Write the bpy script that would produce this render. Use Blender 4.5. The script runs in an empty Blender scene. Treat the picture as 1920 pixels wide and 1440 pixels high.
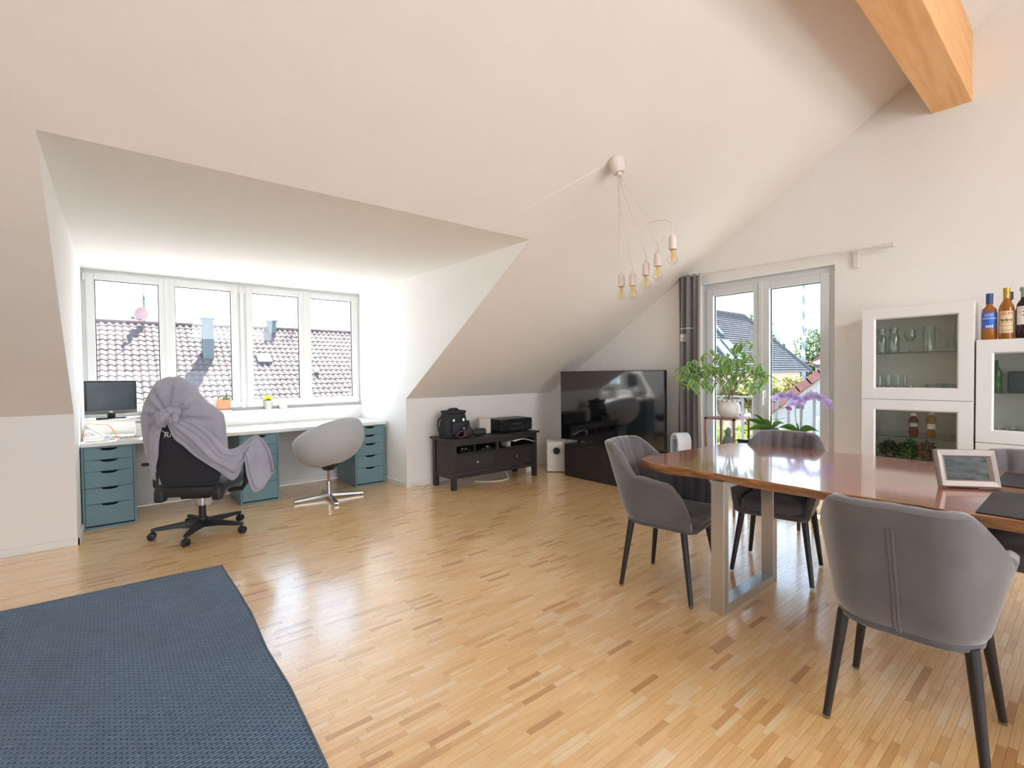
import bpy, math, random
from mathutils import Vector, Matrix, noise
random.seed(7)
S = bpy.context.scene
col = S.collection
PI = math.pi
R = math.radians

# ------------------------------------------------------------------ camera, world, sun, area lights, exposure
cam_d = bpy.data.cameras.new('camera'); cam = bpy.data.objects.new('camera', cam_d); col.objects.link(cam)
cam_d.sensor_width = 36.0; cam_d.lens = 913.37/1920*36
cam_d.clip_start = .05; cam_d.clip_end = 400
_yaw, _pit, _rol = R(50.5137), R(1.2233), R(-.6168)
_f = Vector((math.cos(_yaw)*math.cos(_pit), math.sin(_yaw)*math.cos(_pit), -math.sin(_pit)))
_r = Vector((math.sin(_yaw), -math.cos(_yaw), 0)); _u = _r.cross(_f)
_r, _u = _r*math.cos(_rol)+_u*math.sin(_rol), -_r*math.sin(_rol)+_u*math.cos(_rol)
M4 = Matrix(((_r.x, _u.x, -_f.x, 0), (_r.y, _u.y, -_f.y, 0), (_r.z, _u.z, -_f.z, 1.28), (0, 0, 0, 1)))
cam.matrix_world = M4
S.camera = cam

SKY = 3.3
w = bpy.data.worlds.new('sky'); S.world = w; w.use_nodes = True
nt = w.node_tree; nt.nodes.clear()
o = nt.nodes.new('ShaderNodeOutputWorld'); bg = nt.nodes.new('ShaderNodeBackground')
tc = nt.nodes.new('ShaderNodeTexCoord'); sp = nt.nodes.new('ShaderNodeSeparateXYZ'); rp = nt.nodes.new('ShaderNodeValToRGB')
nt.links.new(tc.outputs['Generated'], sp.inputs[0]); nt.links.new(sp.outputs['Z'], rp.inputs[0])
rp.color_ramp.elements[0].position = 0.0; rp.color_ramp.elements[0].color = (.74, .87, 1.0, 1)
rp.color_ramp.elements[1].position = .8; rp.color_ramp.elements[1].color = (.42, .66, 1.0, 1)
e = rp.color_ramp.elements.new(.18); e.color = (.64, .82, 1.0, 1)
nt.links.new(rp.outputs[0], bg.inputs[0]); bg.inputs[1].default_value = SKY
nt.links.new(bg.outputs[0], o.inputs[0])

sun_d = bpy.data.lights.new('sun', 'SUN'); sun = bpy.data.objects.new('sun', sun_d); col.objects.link(sun)
sun_d.energy = 26; sun_d.angle = R(.6); sun_d.color = (1.0, .95, .86)
sun.rotation_euler = Vector((.5, 1, 1.77)).to_track_quat('Z', 'Y').to_euler()

def area(name, loc, tgt, sx, sy, e, c=(1, 1, 1)):
    d = bpy.data.lights.new(name, 'AREA'); d.shape = 'RECTANGLE'; d.size = sx; d.size_y = sy; d.energy = e; d.color = c
    a = bpy.data.objects.new(name, d); col.objects.link(a); a.location = loc
    a.rotation_euler = (Vector(loc)-Vector(tgt)).to_track_quat('Z', 'Y').to_euler()
    return a
# added fill lights behind the camera, set at made-up south, roof and west windows
area('south_fill_light', (.8, -4.7, .85), (.9, 3, 1.3), 6.4, 1.2, 60, (.98, .985, 1.0))
for k, x in enumerate((-.6, 2.6)):
    L_ = area('roof_fill_light', (x, -2.55, 2.98), (.8+.6*x, 4.0, .3), 1.9, 1.5, (20, 72)[k], (.97, .98, 1.0))
    L_.data.spread = R(130)
area('west_fill_light', (-3.05, -2.3, 1.35), (4, 1.0, 1.5), 3.2, 2.0, 16, (.98, .985, 1.0))

S.view_settings.view_transform = 'Standard'; S.view_settings.look = 'None'
S.view_settings.gamma = 1; S.view_settings.use_curve_mapping = False
S.view_settings.exposure = 0.34
S.cycles.use_denoising = True
S.cycles.max_bounces = 14; S.cycles.diffuse_bounces = 6; S.cycles.transparent_max_bounces = 24
S.cycles.sample_clamp_indirect = 6

# ------------------------------------------------------------------ helpers
class MB:
    def __init__(s): s.v = []; s.f = []; s.m = []; s.s = []
    def add(s, vs, fs, m=0, sm=True):
        b = len(s.v); s.v += [tuple(x) for x in vs]
        for f in fs: s.f.append(tuple(i+b for i in f)); s.m.append(m); s.s.append(sm)
        return s
    def box(s, a, b, m=0, T=None, sm=False):
        (x0, y0, z0), (x1, y1, z1) = a, b
        vs = [(x0,y0,z0),(x1,y0,z0),(x1,y1,z0),(x0,y1,z0),(x0,y0,z1),(x1,y0,z1),(x1,y1,z1),(x0,y1,z1)]
        if T: vs = [T @ Vector(p) for p in vs]
        return s.add(vs, [(0,3,2,1),(4,5,6,7),(0,1,5,4),(1,2,6,5),(2,3,7,6),(3,0,4,7)], m, sm)
    def prism(s, poly, d, m=0, sm=False):
        n = len(poly); d = Vector(d)
        vs = [Vector(p) for p in poly]+[Vector(p)+d for p in poly]
        return s.add(vs, [tuple(range(n))[::-1], tuple(range(n, 2*n))]+[(i, (i+1)%n, n+(i+1)%n, n+i) for i in range(n)], m, sm)
    def cone(s, p, q, r0, r1, n=16, m=0, caps=True):
        p, q = Vector(p), Vector(q); d = (q-p).normalized(); a = d.orthogonal().normalized(); b = d.cross(a)
        vs = []
        for c, r in ((p, r0), (q, r1)):
            vs += [c+(a*math.cos(2*PI*i/n)+b*math.sin(2*PI*i/n))*r for i in range(n)]
        fs = [(i, (i+1)%n, n+(i+1)%n, n+i) for i in range(n)]
        if caps: fs += [tuple(range(n))[::-1], tuple(range(n, 2*n))]
        return s.add(vs, fs, m)
    def lathe(s, prof, c=(0,0,0), n=24, m=0, ax='z'):
        vs = []
        for r, h in prof:
            for i in range(n):
                a = 2*PI*i/n; x, y = r*math.cos(a), r*math.sin(a)
                p = {'z': (x, y, h), 'x': (h, x, y), 'y': (x, h, y)}[ax]
                vs.append((c[0]+p[0], c[1]+p[1], c[2]+p[2]))
        k = len(prof); fs = []
        for j in range(k-1):
            for i in range(n): fs.append((j*n+i, j*n+(i+1)%n, (j+1)*n+(i+1)%n, (j+1)*n+i))
        if prof[0][0] > 1e-4: fs.append(tuple(range(n))[::-1])
        if prof[-1][0] > 1e-4: fs.append(tuple(range((k-1)*n, k*n)))
        return s.add(vs, fs, m)
    def tube(s, pts, r, n=8, m=0, closed=False):
        pts = [Vector(p) for p in pts]; k = len(pts); vs = []
        rr = r if isinstance(r, (list, tuple)) else [r]*k
        up = None
        for i, p in enumerate(pts):
            d = (pts[(i+1)%k]-pts[i-1]) if closed else (pts[min(i+1, k-1)]-pts[max(i-1, 0)])
            d.normalize()
            if up is None: up = d.orthogonal().normalized()
            up = (up-d*up.dot(d)).normalized() if (up-d*up.dot(d)).length > 1e-5 else d.orthogonal().normalized()
            b = d.cross(up)
            vs += [p+(up*math.cos(2*PI*j/n)+b*math.sin(2*PI*j/n))*rr[i] for j in range(n)]
        fs = []
        for i in range(k if closed else k-1):
            a, c = i*n, ((i+1)%k)*n
            fs += [(a+j, a+(j+1)%n, c+(j+1)%n, c+j) for j in range(n)]
        if not closed: fs += [tuple(range(n))[::-1], tuple(range((k-1)*n, k*n))]
        return s.add(vs, fs, m)
    def grid(s, fn, nu, nv, m=0, closeu=False):
        vs = [fn(i/(nu-1 if not closeu else nu), j/(nv-1)) for j in range(nv) for i in range(nu)]
        fs = []
        for j in range(nv-1):
            for i in range(nu if closeu else nu-1):
                a, b = j*nu+i, j*nu+(i+1)%nu
                fs.append((a, b, b+nu, a+nu))
        return s.add(vs, fs, m)
    def ell(s, c, r, m=0, nu=16, nv=10, T=None):
        def fn(u, v):
            a, b = 2*PI*u, PI*(v-.5); p = Vector((r[0]*math.cos(b)*math.cos(a), r[1]*math.cos(b)*math.sin(a), r[2]*math.sin(b)))
            return (T @ p if T else p)+Vector(c)
        return s.grid(fn, nu, nv, m, True)
    def rbox(s, a, b, r, m=0, seg=3, T=None):
        c = [(a[i]+b[i])/2 for i in range(3)]; h = [abs(b[i]-a[i])/2 for i in range(3)]; r = min(r, *h)
        n = 4*(seg+1)
        def ring(ins, z):
            out = []
            for q, (sx, sy) in enumerate(((1,1),(-1,1),(-1,-1),(1,-1))):
                for k in range(seg+1):
                    t = (q+k/seg)*PI/2
                    rr = max(r-ins, 0)
                    p = Vector((sx*(h[0]-r)+rr*math.cos(t), sy*(h[1]-r)+rr*math.sin(t), z))
                    p += Vector(c)
                    out.append(T @ p if T else p)
            return out
        vs = []; K = []
        for k in range(seg+1): t = PI/2*k/seg; K.append((r-r*math.sin(t), -h[2]+r-r*math.cos(t)))
        for k in range(seg+1): t = PI/2*k/seg; K.append((r-r*math.cos(t), h[2]-r+r*math.sin(t)))
        for ins, z in K: vs += ring(ins, z)
        fs = [tuple(range(n))[::-1], tuple(range((len(K)-1)*n, len(K)*n))]
        for j in range(len(K)-1):
            for i in range(n): fs.append((j*n+i, j*n+(i+1)%n, (j+1)*n+(i+1)%n, (j+1)*n+i))
        return s.add(vs, fs, m)
    def ring(s, x0, x1, z0, z1, wd, y0, y1, m=0, ax='y', bot=None):
        bot = wd if bot is None else bot
        for (a, b, c, d) in ((x0, x0+wd, z0, z1), (x1-wd, x1, z0, z1), (x0+wd, x1-wd, z1-wd, z1), (x0+wd, x1-wd, z0, z0+bot)):
            if ax == 'y': s.box((a, y0, c), (b, y1, d), m)
            else: s.box((y0, a, c), (y1, b, d), m)
        return s
    def mesh(s, name, mats, sharp=35):
        me = bpy.data.meshes.new(name); me.from_pydata(s.v, [], s.f)
        for mt in (mats if isinstance(mats, (list, tuple)) else [mats]): me.materials.append(mt)
        me.polygons.foreach_set('material_index', s.m); me.polygons.foreach_set('use_smooth', s.s)
        me.update()
        if any(s.s): me.set_sharp_from_angle(angle=R(sharp))
        return me
    def build(s, name, mats, parent=None, local=False, bev=0, sub=0, solid=0, sharp=35, seg=2):
        me = s.mesh(name, mats, sharp); ob = bpy.data.objects.new(name, me); col.objects.link(ob)
        if parent:
            ob.parent = parent; root = parent
            while root.parent: root = root.parent
            if not local: me.transform(root.matrix_basis.inverted())
        if solid:
            md = ob.modifiers.new('solid', 'SOLIDIFY'); md.thickness = solid; md.offset = 0
        if bev:
            md = ob.modifiers.new('bevel', 'BEVEL'); md.width = bev; md.segments = seg; md.limit_method = 'ANGLE'; md.angle_limit = R(40)
        if sub:
            md = ob.modifiers.new('sub', 'SUBSURF'); md.levels = sub; md.render_levels = sub
        return ob

def tag(o, label=None, cat=None, group=None, kind=None):
    if label: o['label'] = label
    if cat: o['category'] = cat
    if group: o['group'] = group
    if kind: o['kind'] = kind
    return o
def thing(name, label, cat, loc=(0,0,0), rz=0, group=None):
    o = bpy.data.objects.new(name, None); col.objects.link(o); o.location = loc; o.rotation_euler = (0, 0, rz)
    o.empty_display_size = .1
    o.matrix_basis = Matrix.Translation(loc) @ Matrix.Rotation(rz, 4, 'Z')
    return tag(o, label, cat, group)
KIDS = {}
def copy_tree(o, parent=None):
    c = o.copy(); col.objects.link(c)
    if parent: c.parent = parent
    for ch in list(o.children): copy_tree(ch, c)
    return c
def dup(o, loc, rz, label):
    c = copy_tree(o); c.matrix_basis = Matrix.Translation(loc) @ Matrix.Rotation(rz, 4, 'Z'); c['label'] = label
    return c

# ------------------------------------------------------------------ materials
def newmat(name):
    m = bpy.data.materials.new(name); m.use_nodes = True
    return m, m.node_tree, m.node_tree.nodes['Principled BSDF']
def mat(name, c, rough=.5, metal=0, var=.06, scale=6, bump=0, bscale=80, coat=0, sheen=0, spec=.5, trans=0, ior=1.45, stretch=(1,1,1), emit=0, sss=0):
    m, nt, b = newmat(name); L = nt.links.new
    b.inputs['Roughness'].default_value = rough; b.inputs['Metallic'].default_value = metal
    b.inputs['Specular IOR Level'].default_value = spec; b.inputs['IOR'].default_value = ior
    b.inputs['Coat Weight'].default_value = coat; b.inputs['Coat Roughness'].default_value = .08
    b.inputs['Sheen Weight'].default_value = sheen; b.inputs['Sheen Roughness'].default_value = .4
    b.inputs['Transmission Weight'].default_value = trans
    tc = nt.nodes.new('ShaderNodeTexCoord'); mp = nt.nodes.new('ShaderNodeMapping'); mp.inputs['Scale'].default_value = stretch
    L(tc.outputs['Object'], mp.inputs[0])
    nz = nt.nodes.new('ShaderNodeTexNoise'); nz.inputs['Scale'].default_value = scale; nz.inputs['Detail'].default_value = 4
    L(mp.outputs[0], nz.inputs[0])
    rp = nt.nodes.new('ShaderNodeValToRGB'); L(nz.outputs[0], rp.inputs[0])
    rp.color_ramp.elements[0].position = .3; rp.color_ramp.elements[1].position = .7
    rp.color_ramp.elements[0].color = tuple(max(0, x*(1-var)) for x in c)+(1,)
    rp.color_ramp.elements[1].color = tuple(min(1, x*(1+var)) for x in c)+(1,)
    L(rp.outputs[0], b.inputs['Base Color'])
    if bump:
        n2 = nt.nodes.new('ShaderNodeTexNoise'); n2.inputs['Scale'].default_value = bscale; n2.inputs['Detail'].default_value = 3
        L(mp.outputs[0], n2.inputs[0]); bp = nt.nodes.new('ShaderNodeBump'); bp.inputs['Strength'].default_value = bump; bp.inputs['Distance'].default_value = .01
        L(n2.outputs[0], bp.inputs['Height']); L(bp.outputs[0], b.inputs['Normal'])
    return m
def leaf_mat(name, c, tr=.5, var=.2, scale=9, rough=.5):
    m = mat(name, c, rough, var=var, scale=scale); nt = m.node_tree; L = nt.links.new
    b = nt.nodes['Principled BSDF']; o = nt.nodes['Material Output']; t = nt.nodes.new('ShaderNodeBsdfTranslucent'); mx = nt.nodes.new('ShaderNodeMixShader'); mx.inputs[0].default_value = tr
    L(b.inputs['Base Color'].links[0].from_socket, t.inputs[0]); L(b.outputs[0], mx.inputs[1]); L(t.outputs[0], mx.inputs[2]); L(mx.outputs[0], o.inputs[0])
    return m
def glass_mat(name, tint=(.95,.98,.97), refl=1.0, rough=0.0, ior=1.5):
    m = bpy.data.materials.new(name); m.use_nodes = True; nt = m.node_tree; nt.nodes.clear(); L = nt.links.new
    o = nt.nodes.new('ShaderNodeOutputMaterial'); mx = nt.nodes.new('ShaderNodeMixShader'); t = nt.nodes.new('ShaderNodeBsdfTransparent')
    g = nt.nodes.new('ShaderNodeBsdfGlossy'); lw = nt.nodes.new('ShaderNodeLayerWeight'); lw.inputs['Blend'].default_value = .5
    pw = nt.nodes.new('ShaderNodeMath'); pw.operation = 'POWER'; pw.inputs[1].default_value = 5; L(lw.outputs['Facing'], pw.inputs[0])
    fr = nt.nodes.new('ShaderNodeMath'); fr.operation = 'MULTIPLY_ADD'; f0 = ((ior-1)/(ior+1))**2; fr.inputs[1].default_value = 1-f0; fr.inputs[2].default_value = f0; L(pw.outputs[0], fr.inputs[0])
    mu = nt.nodes.new('ShaderNodeMath'); mu.operation = 'MULTIPLY'; mu.inputs[1].default_value = refl; mu.use_clamp = True
    t.inputs[0].default_value = tint+(1,); g.inputs['Roughness'].default_value = rough
    L(fr.outputs[0], mu.inputs[0]); L(mu.outputs[0], mx.inputs[0]); L(t.outputs[0], mx.inputs[1]); L(g.outputs[0], mx.inputs[2]); L(mx.outputs[0], o.inputs[0])
    return m
def wood_mat(name, c0, c1, rough=.4, axis=(1, 12, 12), scale=3, coat=0, bump=.05, spec=.5, knots=False):
    m, nt, b = newmat(name); L = nt.links.new
    tc = nt.nodes.new('ShaderNodeTexCoord'); mp = nt.nodes.new('ShaderNodeMapping'); mp.inputs['Scale'].default_value = axis
    L(tc.outputs['Object'], mp.inputs[0])
    nz = nt.nodes.new('ShaderNodeTexNoise'); nz.inputs['Scale'].default_value = scale; nz.inputs['Detail'].default_value = 8; nz.inputs['Distortion'].default_value = 1.2
    L(mp.outputs[0], nz.inputs[0]); rp = nt.nodes.new('ShaderNodeValToRGB'); L(nz.outputs[0], rp.inputs[0])
    rp.color_ramp.elements[0].position = .32; rp.color_ramp.elements[1].position = .68
    rp.color_ramp.elements[0].color = c0+(1,); rp.color_ramp.elements[1].color = c1+(1,)
    out = rp.outputs[0]
    if knots:
        vo = nt.nodes.new('ShaderNodeTexVoronoi'); vo.inputs['Scale'].default_value = 2.2
        mk = nt.nodes.new('ShaderNodeMapping'); mk.inputs['Scale'].default_value = (1.2, 3.2, 3.2); L(tc.outputs['Object'], mk.inputs[0]); L(mk.outputs[0], vo.inputs[0])
        r2 = nt.nodes.new('ShaderNodeValToRGB'); r2.color_ramp.elements[0].position = .03; r2.color_ramp.elements[1].position = .085
        r2.color_ramp.elements[0].color = (.35, .2, .1, 1); r2.color_ramp.elements[1].color = (1, 1, 1, 1); L(vo.outputs['Distance'], r2.inputs[0])
        mm = nt.nodes.new('ShaderNodeMixRGB'); mm.blend_type = 'MULTIPLY'; mm.inputs[0].default_value = 1; L(out, mm.inputs[1]); L(r2.outputs[0], mm.inputs[2]); out = mm.outputs[0]
    L(out, b.inputs['Base Color']); b.inputs['Roughness'].default_value = rough
    b.inputs['Coat Weight'].default_value = coat; b.inputs['Coat Roughness'].default_value = .08; b.inputs['Specular IOR Level'].default_value = spec
    bp = nt.nodes.new('ShaderNodeBump'); bp.inputs['Strength'].default_value = bump; bp.inputs['Distance'].default_value = .005
    L(nz.outputs[0], bp.inputs['Height']); L(bp.outputs[0], b.inputs['Normal'])
    return m
def parquet_mat():
    m, nt, b = newmat('oak_strip'); L = nt.links.new
    at = nt.nodes.new('ShaderNodeAttribute'); at.attribute_name = 'tone'
    ge = nt.nodes.new('ShaderNodeNewGeometry'); mp = nt.nodes.new('ShaderNodeMapping'); mp.inputs['Scale'].default_value = (3, 70, 1)
    L(ge.outputs['Position'], mp.inputs[0])
    nz = nt.nodes.new('ShaderNodeTexNoise'); nz.noise_dimensions = '4D'; nz.inputs['Scale'].default_value = 2.4; nz.inputs['Detail'].default_value = 5
    mw = nt.nodes.new('ShaderNodeMath'); mw.operation = 'MULTIPLY'; mw.inputs[1].default_value = 37; L(at.outputs['Fac'], mw.inputs[0]); L(mw.outputs[0], nz.inputs['W']); L(mp.outputs[0], nz.inputs[0])
    rp = nt.nodes.new('ShaderNodeValToRGB'); L(at.outputs['Fac'], rp.inputs[0])
    E = rp.color_ramp.elements; E[0].position = 0; E[0].color = (.60, .32, .12, 1); E[1].position = 1; E[1].color = (.90, .69, .42, 1)
    for p, c in ((.1, (.73, .42, .17)), (.35, (.86, .545, .245)), (.7, (.89, .605, .30))):
        q = E.new(p); q.color = c+(1,)
    r2 = nt.nodes.new('ShaderNodeValToRGB'); L(nz.outputs[0], r2.inputs[0]); r2.color_ramp.elements[0].color = (.86, .84, .80, 1); r2.color_ramp.elements[1].color = (1.06, 1.06, 1.06, 1)
    r2.color_ramp.elements[0].position = .3; r2.color_ramp.elements[1].position = .7
    mm = nt.nodes.new('ShaderNodeMixRGB'); mm.blend_type = 'MULTIPLY'; mm.inputs[0].default_value = 1; L(rp.outputs[0], mm.inputs[1]); L(r2.outputs[0], mm.inputs[2])
    L(mm.outputs[0], b.inputs['Base Color'])
    b.inputs['Roughness'].default_value = .33; b.inputs['Coat Weight'].default_value = 1; b.inputs['Coat Roughness'].default_value = .17; b.inputs['Coat IOR'].default_value = 1.9
    n3 = nt.nodes.new('ShaderNodeTexNoise'); n3.inputs['Scale'].default_value = 2.0; L(ge.outputs['Position'], n3.inputs[0])
    bp = nt.nodes.new('ShaderNodeBump'); bp.inputs['Strength'].default_value = .08; bp.inputs['Distance'].default_value = .02
    L(n3.outputs[0], bp.inputs['Height']); L(bp.outputs[0], b.inputs['Normal']); L(bp.outputs[0], b.inputs['Coat Normal'])
    return m
def rug_mat():
    m, nt, b = newmat('woven_blue_grey'); L = nt.links.new
    tc = nt.nodes.new('ShaderNodeTexCoord')
    br = nt.nodes.new('ShaderNodeTexBrick'); br.inputs['Scale'].default_value = 1; br.offset = .5
    br.inputs['Brick Width'].default_value = .032; br.inputs['Row Height'].default_value = .0135; br.inputs['Mortar Size'].default_value = .0036; br.inputs['Mortar Smooth'].default_value = 1.0
    br.inputs['Color1'].default_value = (.135, .255, .41, 1); br.inputs['Color2'].default_value = (.10, .20, .33, 1); br.inputs['Mortar'].default_value = (.03, .06, .11, 1)
    L(tc.outputs['Object'], br.inputs[0])
    nz = nt.nodes.new('ShaderNodeTexNoise'); nz.inputs['Scale'].default_value = 2.2; nz.inputs['Detail'].default_value = 3; L(tc.outputs['Object'], nz.inputs[0])
    mm = nt.nodes.new('ShaderNodeMixRGB'); mm.blend_type = 'OVERLAY'; mm.inputs[0].default_value = .25; L(br.outputs[0], mm.inputs[1]); L(nz.outputs[0], mm.inputs[2])
    L(mm.outputs[0], b.inputs['Base Color']); b.inputs['Roughness'].default_value = .9; b.inputs['Sheen Weight'].default_value = .25
    bp = nt.nodes.new('ShaderNodeBump'); bp.inputs['Strength'].default_value = 1; bp.inputs['Distance'].default_value = .012; bp.invert = True
    L(br.outputs['Fac'], bp.inputs['Height']); L(bp.outputs[0], b.inputs['Normal'])
    return m
def stripe_mat(name, c0, c1, pitch=.8, spiral=1.0):
    m, nt, b = newmat(name); L = nt.links.new
    tc = nt.nodes.new('ShaderNodeTexCoord'); sx = nt.nodes.new('ShaderNodeSeparateXYZ'); L(tc.outputs['Object'], sx.inputs[0])
    a2 = nt.nodes.new('ShaderNodeMath'); a2.operation = 'ARCTAN2'; L(sx.outputs['Y'], a2.inputs[0]); L(sx.outputs['X'], a2.inputs[1])
    d = nt.nodes.new('ShaderNodeMath'); d.operation = 'DIVIDE'; d.inputs[1].default_value = 2*PI/spiral; L(a2.outputs[0], d.inputs[0])
    z = nt.nodes.new('ShaderNodeMath'); z.operation = 'DIVIDE'; z.inputs[1].default_value = pitch; L(sx.outputs['Z'], z.inputs[0])
    s_ = nt.nodes.new('ShaderNodeMath'); s_.operation = 'ADD'; L(d.outputs[0], s_.inputs[0]); L(z.outputs[0], s_.inputs[1])
    fr = nt.nodes.new('ShaderNodeMath'); fr.operation = 'FRACT'; L(s_.outputs[0], fr.inputs[0])
    gt = nt.nodes.new('ShaderNodeMath'); gt.operation = 'GREATER_THAN'; gt.inputs[1].default_value = .5; L(fr.outputs[0], gt.inputs[0])
    mx = nt.nodes.new('ShaderNodeMixRGB'); mx.inputs[1].default_value = c0+(1,); mx.inputs[2].default_value = c1+(1,); L(gt.outputs[0], mx.inputs[0]); L(mx.outputs[0], b.inputs['Base Color'])
    return m

CEIL = mat('warm_lit_ceiling_paint', (.80, .757, .718), .92, var=.012, scale=3, bump=.05, bscale=220)  # wall paint again, with the warm bounce light tinted into its colour
DORB = mat('dimmed_dormer_paint', (.78, .785, .785), .9, var=.008, scale=3)  # dormer paint darkened in colour to hold down the window glare
DORM = mat('bright_lit_dormer_paint', (.92, .915, .905), .9, var=.008, scale=3)  # wall paint lifted in colour to stand for the dormer's brighter light
WALL = mat('wall_paint', (.81, .785, .76), .92, var=.012, scale=3, bump=.05, bscale=220)
WHITE = mat('white_lacquer', (.80, .79, .775), .38, var=.01)
PVC = mat('white_pvc', (.66, .675, .675), .35, var=.012)
TRIM = mat('white_skirting_paint', (.78, .76, .73), .45, var=.02)
PANE = glass_mat('window_glass', (.96, .975, .98), .35)
CABGLASS = glass_mat('cabinet_glass', (.92, .93, .89), .8)
THIN = glass_mat('drinking_glass', (.90, .93, .92), 1.6)
FLOORM = parquet_mat()
FLOORB = mat('parquet_joint', (.16, .085, .035), .7)
TEAL = mat('teal_lacquer', (.138, .235, .272), .45, var=.03)
DARKIN = mat('dark_interior', (.02, .025, .028), .7)
BLACKP = mat('black_plastic', (.018, .018, .02), .42, var=.1)
BLACKF = mat('black_mesh_fabric', (.022, .023, .03), .85, var=.25, scale=150, bump=.2, bscale=400, sheen=.15)
CHROME = mat('chrome', (.75, .75, .76), .18, 1.0, var=.02)
STEEL = mat('brushed_steel', (.58, .585, .59), .33, 1.0, var=.05, scale=30, stretch=(20, 20, 1))
VELVET = mat('grey_velvet', (.115, .106, .114), .75, var=.16, scale=5, bump=.05, bscale=300, sheen=.65)
VELVETD = mat('dark_grey_velvet', (.085, .078, .083), .7, var=.15, scale=5, bump=.05, bscale=300, sheen=.5)
LEGBLK = mat('black_stained_wood', (.018, .014, .014), .4, var=.25, scale=20, stretch=(1, 1, .1))
GLIDE = glass_mat('clear_plastic_glide', (.85, .85, .82), 1.0, .1)
FLEECE = mat('lilac_grey_fleece', (.35, .348, .42), .95, var=.08, scale=9, bump=.18, bscale=260, sheen=.4)
SHELLF = mat('grey_wool', (.43, .435, .46), .95, var=.12, scale=160, bump=.15, bscale=400, sheen=.2)
TABLEW = wood_mat('acacia_top', (.24, .062, .036), (.43, .145, .082), .2, (14, 1, 6), 1.6, coat=1.0, bump=.02)
TABLEW.node_tree.nodes['Principled BSDF'].inputs['Coat IOR'].default_value = 1.62
TABLEE = wood_mat('acacia_live_edge', (.28, .12, .05), (.58, .32, .16), .34, (8, 3, 8), 2.2, coat=.3, bump=.25)
BEAMW = wood_mat('oiled_spruce', (.80, .40, .14), (.90, .53, .235), .5, (.5, 7, 7), 2.5, bump=.03, knots=True)
DARKW = mat('black_brown_stain', (.028, .023, .024), .42, var=.2, scale=5, stretch=(.3, 3, 3))
TVSCR = mat('screen_glass', (.006, .006, .008), .06, var=.0, spec=.9, ior=1.7)
GLOSSB = mat('black_gloss', (.012, .012, .014), .15)
CURT = mat('grey_curtain_linen', (.215, .20, .21), .9, var=.06, scale=20, bump=.15, bscale=300)
CURTL = mat('pale_curtain_lining', (.68, .66, .65), .9, var=.03)
TERRA = mat('terracotta', (.56, .265, .165), .8, var=.08)
SOIL = mat('potting_soil', (.05, .035, .025), .95, var=.4, scale=60, bump=.6, bscale=120)
LEAFG = leaf_mat('green_leaf', (.20, .40, .09), .45)
LEAFC = leaf_mat('cream_leaf_edge', (.62, .70, .36), .45, .08)
ALOE = leaf_mat('aloe_leaf', (.24, .38, .15), .3)
SUCC = mat('blue_green_succulent', (.16, .25, .14), .5, var=.2)
BARK = mat('grey_brown_bark', (.25, .19, .13), .85, var=.2, scale=30)
ORCH = leaf_mat('lilac_petal', (.66, .56, .88), .4, .1, 30)
MAG = leaf_mat('magenta_petal', (.70, .26, .64), .4, .1, 30)
YEL = leaf_mat('yellow_petal', (.95, .72, .03), .3, .1, 30)
STEM = mat('green_stem', (.22, .30, .06), .5)
COPPER = mat('copper_brown_metal', (.32, .17, .11), .4, .3, var=.1)
CERAM = mat('white_ceramic', (.72, .70, .66), .25, var=.03)
GREYPOT = mat('grey_pot', (.36, .355, .35), .6, var=.04)
PAPER = mat('paper', (.82, .80, .77), .8, var=.02)
RUG = rug_mat()
RUGE = mat('rug_binding', (.10, .14, .185), .9, var=.1)
LEATHER = mat('black_placemat', (.022, .026, .034), .4, var=.2, scale=40, bump=.1, bscale=200)
PEWTER = mat('champagne_metal', (.33, .28, .255), .5, .4, var=.04)
CORD = mat('white_cord', (.72, .66, .61), .6)
PORC = mat('white_socket', (.70, .62, .575), .4)
BULBG = glass_mat('bulb_glass', (.97, .95, .90), 1.1)
FILA = mat('amber_filament', (.85, .55, .15), .4)
AIRPL = mat('silver_white_plastic', (.72, .74, .76), .25, var=.02)
ORANGE = mat('orange_cable', (.75, .22, .08), .5)

# ------------------------------------------------------------------ room shell
XW, XG, YN, YD, YS = -3.2, 4.83, 5.0, 6.1, -5.0      # west, gable, knee wall, dormer wall, south wall
ZK, TN = 1.007, .617                                 # knee-wall height, roof slope
YR = -.45; ZR = ZK+TN*(YN-YR)                        # ridge
def slope(y): return ZK+TN*(YN-y) if y > YR else ZR-TN*(YR-y)
DXL, DXR, WXL, WXR = -.222, 2.565, -.197, 2.494      # dormer mouth / window wall
YM, ZD = 2.862, 2.328                                # dormer ceiling edge

fl = MB().box((XW, YS, -.2), (XG, YD, -.0115)).build('floor', FLOORB); tag(fl, kind='structure')
# parquet strips: 300 nearest in view as parts, the rest one joined part
SL, SW = .17, .0258
rng = random.Random(3)
inv = M4.inverted()
def project(p):
    q = inv @ Vector(p)
    if q.z > -.1: return None
    return (960+913.37*q.x/-q.z, 720-913.37*q.y/-q.z)
def under_rug(x, y): return x < .56 and 1.2 < y < 3.83
strips = []
ny = int((YD-(-1.2))/SW)
for j in range(ny):
    y0 = -1.2+j*SW; off = rng.random()*SL
    x = XW-off
    while x < XG:
        xa, xb = max(x, XW), min(x+SL, XG)
        if y0 < YN or (xb > -.25 and xa < 2.6):
            if xb-xa > .01: strips.append((xa, xb, y0, min(1, max(0, rng.gauss(.5, .24)))))
        x += SL
cand = []
for i, (xa, xb, y0, t) in enumerate(strips):
    if xb-xa < SL-1e-6: continue
    p = project(((xa+xb)/2, y0+SW/2, 0))
    if p and 20 < p[0] < 1900 and 20 < p[1] < 1425 and not under_rug((xa+xb)/2, y0): cand.append((((xa+xb)/2)**2+y0**2, i))
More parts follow.
